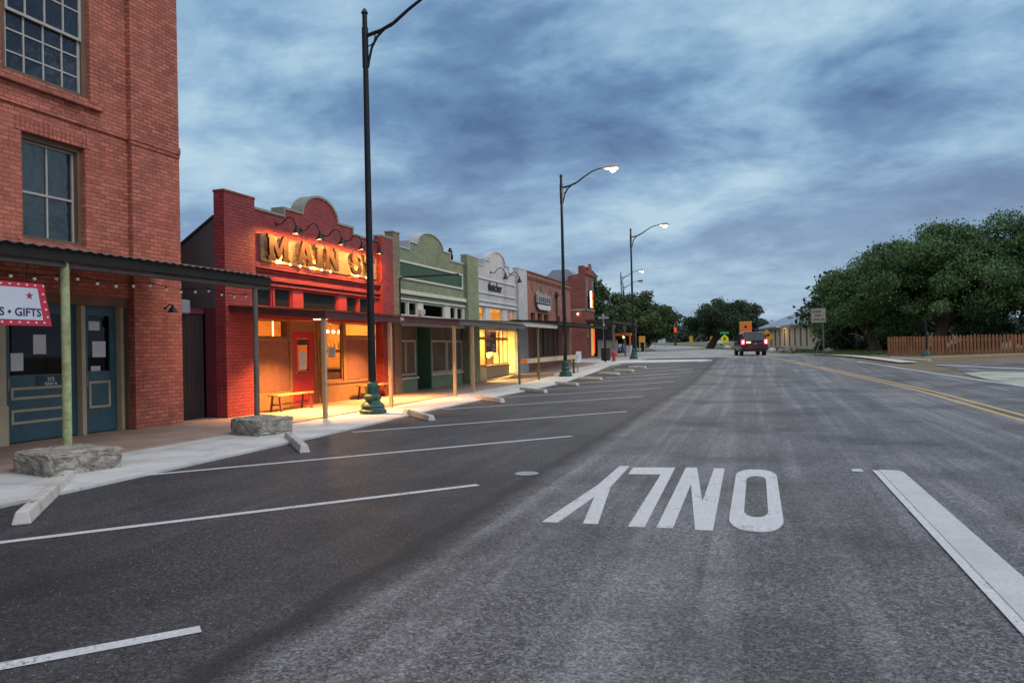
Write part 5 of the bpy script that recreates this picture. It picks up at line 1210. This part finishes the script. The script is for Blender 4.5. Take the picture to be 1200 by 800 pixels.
def tree(name, label, base, lobes, nclump, nleaf, lsize, mat, seed, trunk=.35, fork=2.2, lean=(0,0), group=None, crad=(.7,1.5), low=None, cat='tree'):
    rng = np.random.default_rng(seed); bx, by, bz = base
    t = thing(name, label, cat, base, group)
    L = np.array(lobes, dtype=float); vol = (L[:,3]*L[:,4]*L[:,5])**.8; pick = rng.choice(len(L), nclump, p=vol/vol.sum())
    u = rng.normal(size=(nclump,3)); u /= np.linalg.norm(u, axis=1)[:,None]; rr = rng.uniform(.15,1.25,size=(nclump,1))**.5
    Cc = L[pick,:3] + u * rr * L[pick,3:6]
    if low is not None: Cc[:,2] = np.maximum(Cc[:,2], low + rng.uniform(0,.6,nclump))
    cr = rng.uniform(*crad, size=nclump); k = rng.choice(nclump, nleaf, p=cr**2/np.sum(cr**2))
    v = rng.normal(size=(nleaf,3)); v /= np.linalg.norm(v, axis=1)[:,None]
    rad = cr[k][:,None] * (rng.uniform(.0,1,size=(nleaf,1))**.42); sq = np.array([1.15,1.15,.72])
    # stray sprays beyond the clump edge break the outline
    rad *= np.where(rng.uniform(size=(nleaf,1)) < .14, 1.45, 1.)
    P = np.array([bx,by,bz]) + Cc[k] + v * rad * sq
    leaf_mesh('crown', rot_leaves(P, lsize, rng), mat, t)
    mb = MB(); top = Vector((bx+lean[0], by+lean[1], bz+fork))
    mb.tube([(bx,by,bz-.3),(bx+lean[0]*.06,by,bz+.25),(bx+lean[0]*.45,by+lean[1]*.45,bz+fork*.55),top], [trunk*1.45,trunk*1.05,trunk*.9,trunk*.8], 10)
    idx = rng.choice(nclump, min(14, nclump), replace=False)
    for i in idx:
        e = Vector((bx,by,bz)) + Vector(Cc[i]); m = top.lerp(e, .5) + Vector((rng.uniform(-.4,.4), rng.uniform(-.4,.4), rng.uniform(-.1,.7)))
        mb.tube([top - Vector((0,0,.3)), top.lerp(m,.5) + Vector((0,0,.2)), m, m.lerp(e,.6), e], [trunk*.5,trunk*.4,trunk*.26,trunk*.15,.03], 7)
    mb.build('trunk', M['bark'], t, smooth=True)
    return t
# big oaks behind the fence
g = gz(60)
tree('oak_tree', 'broad bright green oak rising behind the middle of the picket fence', (12.6,61.5,g), [(0,0,6.6,4.2,4,2.9),(-2.6,-1,5.0,3.2,3,2.2),(3.0,0,5.8,3.6,3.5,2.8),(0,-3,4.4,4.4,2.4,2.0),(4.5,-2,4.2,3,2.5,1.7)], 125, 108000, .165, M['leafR'], 1, .5, 2.3, (.5,.2), 'big oaks behind the fence', (.5,1.25), 1.3)
tree('oak_tree', 'oak with the long low limb sloping down toward the pale house', (8.9,64,g), [(0,0,5.2,3.0,3,2.3),(-2.4,-.5,3.9,2.2,2.4,1.7),(1.5,-.5,6.4,2.6,2.6,1.9),(-3.4,.2,2.9,1.3,1.6,1.1),(1,-2,3.3,2.8,2,1.5)], 90, 82000, .165, M['leafR'], 2, .42, 1.9, (-.6,.3), 'big oaks behind the fence', (.5,1.15), 1.3)
tree('oak_tree', 'oak at the edge of the photo over the end of the fence', (19.5,60,g), [(0,0,6.6,4.6,4,3.0),(-3.5,-.5,6.6,3,3,2.7),(3.5,0,5,3.4,3.5,2.6),(-1,-3,4.2,4.2,2.4,1.9)], 115, 96000, .165, M['leafR'], 3, .5, 2.4, (-.3,0), 'big oaks behind the fence', (.5,1.25), 1.3)
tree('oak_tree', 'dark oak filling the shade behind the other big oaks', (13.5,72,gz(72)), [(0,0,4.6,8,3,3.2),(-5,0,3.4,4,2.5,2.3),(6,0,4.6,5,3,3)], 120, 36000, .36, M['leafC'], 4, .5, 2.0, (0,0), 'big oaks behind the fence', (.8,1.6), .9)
tree('thin_tree', 'thin airy tree showing over the roof of the pale house', (9.5,95,gz(95)), [(0,0,5.6,2.6,2.5,1.9),(-2,0,4.9,2,2,1.2),(2,0,6,2.5,2.5,2)], 46, 7000, .34, M['leafC'], 5, .2, 2.6, (0,0), None, (.5,1.0))
# leaning oak in the middle
tree('leaning_oak', 'broad dark live oak with a leaning trunk on the grass bend', (-6.9,118,gz(118)), [(2.9,0,5.0,4.0,5,2.1),(0,0,4.3,2.9,4,1.9),(4.9,0,3.7,2.6,4,1.8),(2.8,-2,3.3,4.0,3,1.4),(-1.2,0,3.3,1.5,3,.9),(6.6,0,2.6,1.5,3,1.1)], 120, 80000, .26, M['leafC'], 6, .55, 2.9, (2.0,.4), None, (.7,1.35), 1.8)
# street trees beyond the corner building
tree('street_tree', 'tall dark tree right behind the two storey corner building', (-19.6,88,gz(88)), [(0,0,6.2,3.2,3,3.0),(1.3,0,4.6,3.4,3,2.2),(-.4,0,8.0,2.0,2,1.4)], 85, 27000, .34, M['leafL'], 7, .3, 2.3, (0,0), 'trees beyond the side street', (.6,1.2), 1.4)
tree('street_tree', 'leafy tree standing behind the lit lamp past the side street', (-18.3,100,gz(100)), [(0,0,5.6,3.4,3,2.5),(-2,0,4.2,3,3,2.1),(2.4,0,4.6,3,3,2.3)], 85, 25000, .36, M['leafL'], 8, .3, 2.0, (0,0), 'trees beyond the side street', (.7,1.3), 1.5)
tree('street_tree', 'rounded tree whose crown reaches toward the far road', (-15.6,108,gz(108)), [(0,0,5.3,3.6,3,2.7),(2.0,0,4.2,3.0,3,2.2),(-2.4,0,5.0,3,3,2.2)], 85, 25000, .38, M['leafL'], 9, .3, 2.0, (0,0), 'trees beyond the side street', (.7,1.3), 1.4)
tree('street_tree', 'low dark tree filling the gap behind the kiosk', (-22.5,112,gz(112)), [(0,0,3.6,6,3,2.8),(4.5,0,2.8,3.5,3,2.0)], 70, 17000, .40, M['leafC'], 10, .3, 1.6, (0,0), 'trees beyond the side street', (.8,1.4), .6)
for i, (x, y, w, h, l) in enumerate(((8.6,77,1.9,1.3,'dark rounded shrub at the house wall below the oaks'),(15.5,62,2.6,2.2,'wide dark bush in the shade behind the middle of the picket fence'),(20.5,59,2.6,2.3,'wide dark bush in the shade toward the far end of the picket fence'),(10.2,66,2.2,1.9,'dark bush under the oak at the start of the picket fence'),(11.8,74,1.8,1.2,'dark shrub behind the start of the picket fence'),(6.6,78,.9,1.0,'small shrub against the corner of the pale house'))):
    tree('shrub', l, (x,y,gz(y)-.05), [(0,0,h*.5,w,1.2,h*.5)], 26, int(7000*max(1,h/1.3)), .2, M['leafC'], 20+i, .08, .3, (0,0), 'shrubs by the pale house', (.35,.6), .2, 'shrub')
# far wood closing the view
rng = np.random.default_rng(33); n = 70000
fx_ = rng.uniform(-150, 150, n); h = 5.5 + 1.6*np.sin(fx_*.13) + 1.0*np.sin(fx_*.37+2) + .8*np.sin(fx_*.91)
fy = 265 + rng.uniform(-8, 8, n); fz = np.interp(fy, KN, KZ) + h * rng.uniform(0,1,n)**.7
leaf_mesh('far_wood', rot_leaves(np.stack([fx_, fy, fz], 1), 1.1, rng), M['leafFar'])
tag(bpy.data.objects['far_wood'], kind='stuff')
n = 9000; gx = rng.uniform(.2, 14, n); gy = rng.uniform(58, 84, n); keep = gx > np.array([xc(v) + 5.6 for v in gy]); gx, gy = gx[keep], gy[keep]
P = np.stack([gx, gy, np.interp(gy, KN, KZ) + .03], 1); q = np.zeros((len(P),4,3)); w_ = rng.uniform(.02,.05,len(P)); hh = rng.uniform(.08,.22,len(P)); ang = rng.uniform(0,math.pi,len(P)); dx = np.cos(ang)*w_; dy = np.sin(ang)*w_
q[:,0] = P + np.stack([-dx,-dy,0*dx],1); q[:,1] = P + np.stack([dx,dy,0*dx],1); q[:,2] = P + np.stack([dx*.2+.03,dy*.2,hh],1); q[:,3] = P + np.stack([-dx*.2+.03,-dy*.2,hh],1)
tag(leaf_mesh('verge_grass', q, M['grass']), kind='stuff')

# ------------------------------------------------------------------ lamps that are lit in the photograph
WARM = (1, .45, .13)
light('AREA', 'awning_lamp_light', (-10.7,16.6,2.40), 440, WARM, None, .3, (0,0,0))
light('AREA', 'awning_lamp_light', (-10.9,21.0,2.47), 330, WARM, None, .3, (0,0,0))
light('POINT', 'shop_lamp_light', (-13.7,21.6,2.15), 420, (1,.50,.15), None, .15)
light('AREA', 'white_shop_light', (-13.4,35.4,2.58), 1500, (1,.66,.22), None, 1.0, (0,0,0))
light('AREA', 'white_shop_light', (-13.4,32.4,2.58), 700, (1,.66,.22), None, .6, (0,0,0))
for y, p in ((17.0,18),(18.6,18),(20.9,18)): light('POINT', 'sign_bulb_light', (XF+.11,y,4.06), p*3.2, (1,.42,.08), None, .06)
light('POINT', 'house_lamp_light', (2.0,92.5,3.0), 60, (1,.68,.35), None, .15)
light('POINT', 'tail_light_glow', (-.3,59.6,1.3), 2.5, (1,.08,.08), None, .2)

# ------------------------------------------------------------------ sky: dusk Nishita sky behind moving cloud, one soft sun
SUN_EL, SUN_AZ = 48, 98
w = bpy.data.worlds.new('World'); SC.world = w; w.use_nodes = True; n = w.node_tree; n.nodes.clear()
out = n.nodes.new('ShaderNodeOutputWorld'); bg = n.nodes.new('ShaderNodeBackground'); n.links.new(bg.outputs[0], out.inputs[0])
sky = n.nodes.new('ShaderNodeTexSky'); sky.sky_type = 'NISHITA'; sky.sun_disc = False; sky.sun_elevation = R(SUN_EL); sky.sun_rotation = R(SUN_AZ); sky.dust_density = 2; sky.air_density = 1.2
tc = n.nodes.new('ShaderNodeTexCoord'); D = tc.outputs['Generated']
nrm = N(n, 'VectorMath', operation='NORMALIZE'); n.links.new(D, nrm.inputs[0])
sp = N(n, 'SeparateXYZ'); n.links.new(nrm.outputs[0], sp.inputs[0])
zz = math_(n, 'ADD', math_(n, 'MAXIMUM', sp.outputs[2], 0.), .24)
cb = N(n, 'CombineXYZ'); n.links.new(math_(n, 'DIVIDE', sp.outputs[0], zz), cb.inputs[0]); n.links.new(math_(n, 'DIVIDE', sp.outputs[1], zz), cb.inputs[1])
rot = N(n, 'Mapping'); rot.inputs['Rotation'].default_value = (0,0,R(-24)); rot.inputs['Scale'].default_value = (1.0,1.15,1); rot.inputs['Location'].default_value = (5.4,2.3,0); n.links.new(cb.outputs[0], rot.inputs[0])
c1 = noise(n, rot.outputs[0], 1.5, 7, .55, .25); c2 = noise(n, rot.outputs[0], .55, 3, .5, .2); c3 = noise(n, rot.outputs[0], 5.5, 7, .62, .3)
cl = math_(n, 'ADD', math_(n, 'MULTIPLY', c1, .56), math_(n, 'ADD', math_(n, 'MULTIPLY', c2, .26), math_(n, 'MULTIPLY', c3, .17)))
f = mapr(n, cl, .395, .595)
ramp = N(n, 'ValToRGB'); n.links.new(f, ramp.inputs[0]); e = ramp.color_ramp.elements
e[0].position = 0; e[0].color = (.080,.155,.325,1); e[1].position = 1; e[1].color = (.52,.72,.85,1)
x = e.new(.35); x.color = (.16,.29,.49,1); x = e.new(.65); x.color = (.30,.485,.68,1)
hzn = mapr(n, sp.outputs[2], .0, .30, 1, 0)
c = mixc(n, ramp.outputs[0], (.45,.56,.71), math_(n, 'MULTIPLY', hzn, .55))
skc = N(n, 'Mix', data_type='RGBA', blend_type='MULTIPLY'); skc.inputs[0].default_value = 1; n.links.new(sky.outputs[0], skc.inputs[6]); skc.inputs[7].default_value = (.09,.09,.09,1)
c = mixc(n, c, skc.outputs[2], .12)
# extra brightness added to the unseen sky overhead and behind, to light the street
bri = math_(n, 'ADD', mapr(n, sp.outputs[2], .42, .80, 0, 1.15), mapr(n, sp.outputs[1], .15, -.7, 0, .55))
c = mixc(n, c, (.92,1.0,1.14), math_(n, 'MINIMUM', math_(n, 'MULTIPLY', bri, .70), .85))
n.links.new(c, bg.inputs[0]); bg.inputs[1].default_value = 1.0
BGN = bg
sl = bpy.data.lights.new('sun', 'SUN'); sl.energy = 1.1; sl.angle = R(40); sl.color = (1,.95,.90)
so = bpy.data.objects.new('sun', sl); COL.objects.link(so)
az = R(SUN_AZ); dirv = Vector((math.sin(az)*math.cos(R(SUN_EL)), math.cos(az)*math.cos(R(SUN_EL)), math.sin(R(SUN_EL))))
so.rotation_euler = dirv.to_track_quat('Z', 'Y').to_euler(); so.location = (10,-10,30)

# ------------------------------------------------------------------ camera and view
cam = bpy.data.cameras.new('camera'); co = bpy.data.objects.new('camera', cam); COL.objects.link(co)
cam.sensor_width = 36; cam.lens = 36 * 867 / 1200; cam.clip_end = 3000; cam.clip_start = .05
yaw, roll, pitch = R(18.3), R(1.3), R(.5956)
fw = Vector((-math.sin(yaw)*math.cos(pitch), math.cos(yaw)*math.cos(pitch), math.sin(pitch))); rt = Vector((math.cos(yaw), math.sin(yaw), 0)); up = rt.cross(fw)
Rv = rt*math.cos(roll) - up*math.sin(roll); Uv = rt*math.sin(roll) + up*math.cos(roll); B_ = -fw
co.matrix_world = Matrix(((Rv.x,Uv.x,B_.x,0),(Rv.y,Uv.y,B_.y,0),(Rv.z,Uv.z,B_.z,1.55),(0,0,0,1)))
SC.camera = co
SC.view_settings.view_transform = 'Standard'; SC.view_settings.look = 'None'; SC.view_settings.exposure = 0; SC.view_settings.gamma = 1
SC.render.engine = 'CYCLES'; SC.render.filter_size = 0.9
try:
    SC.cycles.use_denoising = True; SC.cycles.max_bounces = 6; SC.cycles.transparent_max_bounces = 12; SC.cycles.sample_clamp_indirect = 4
except Exception: pass
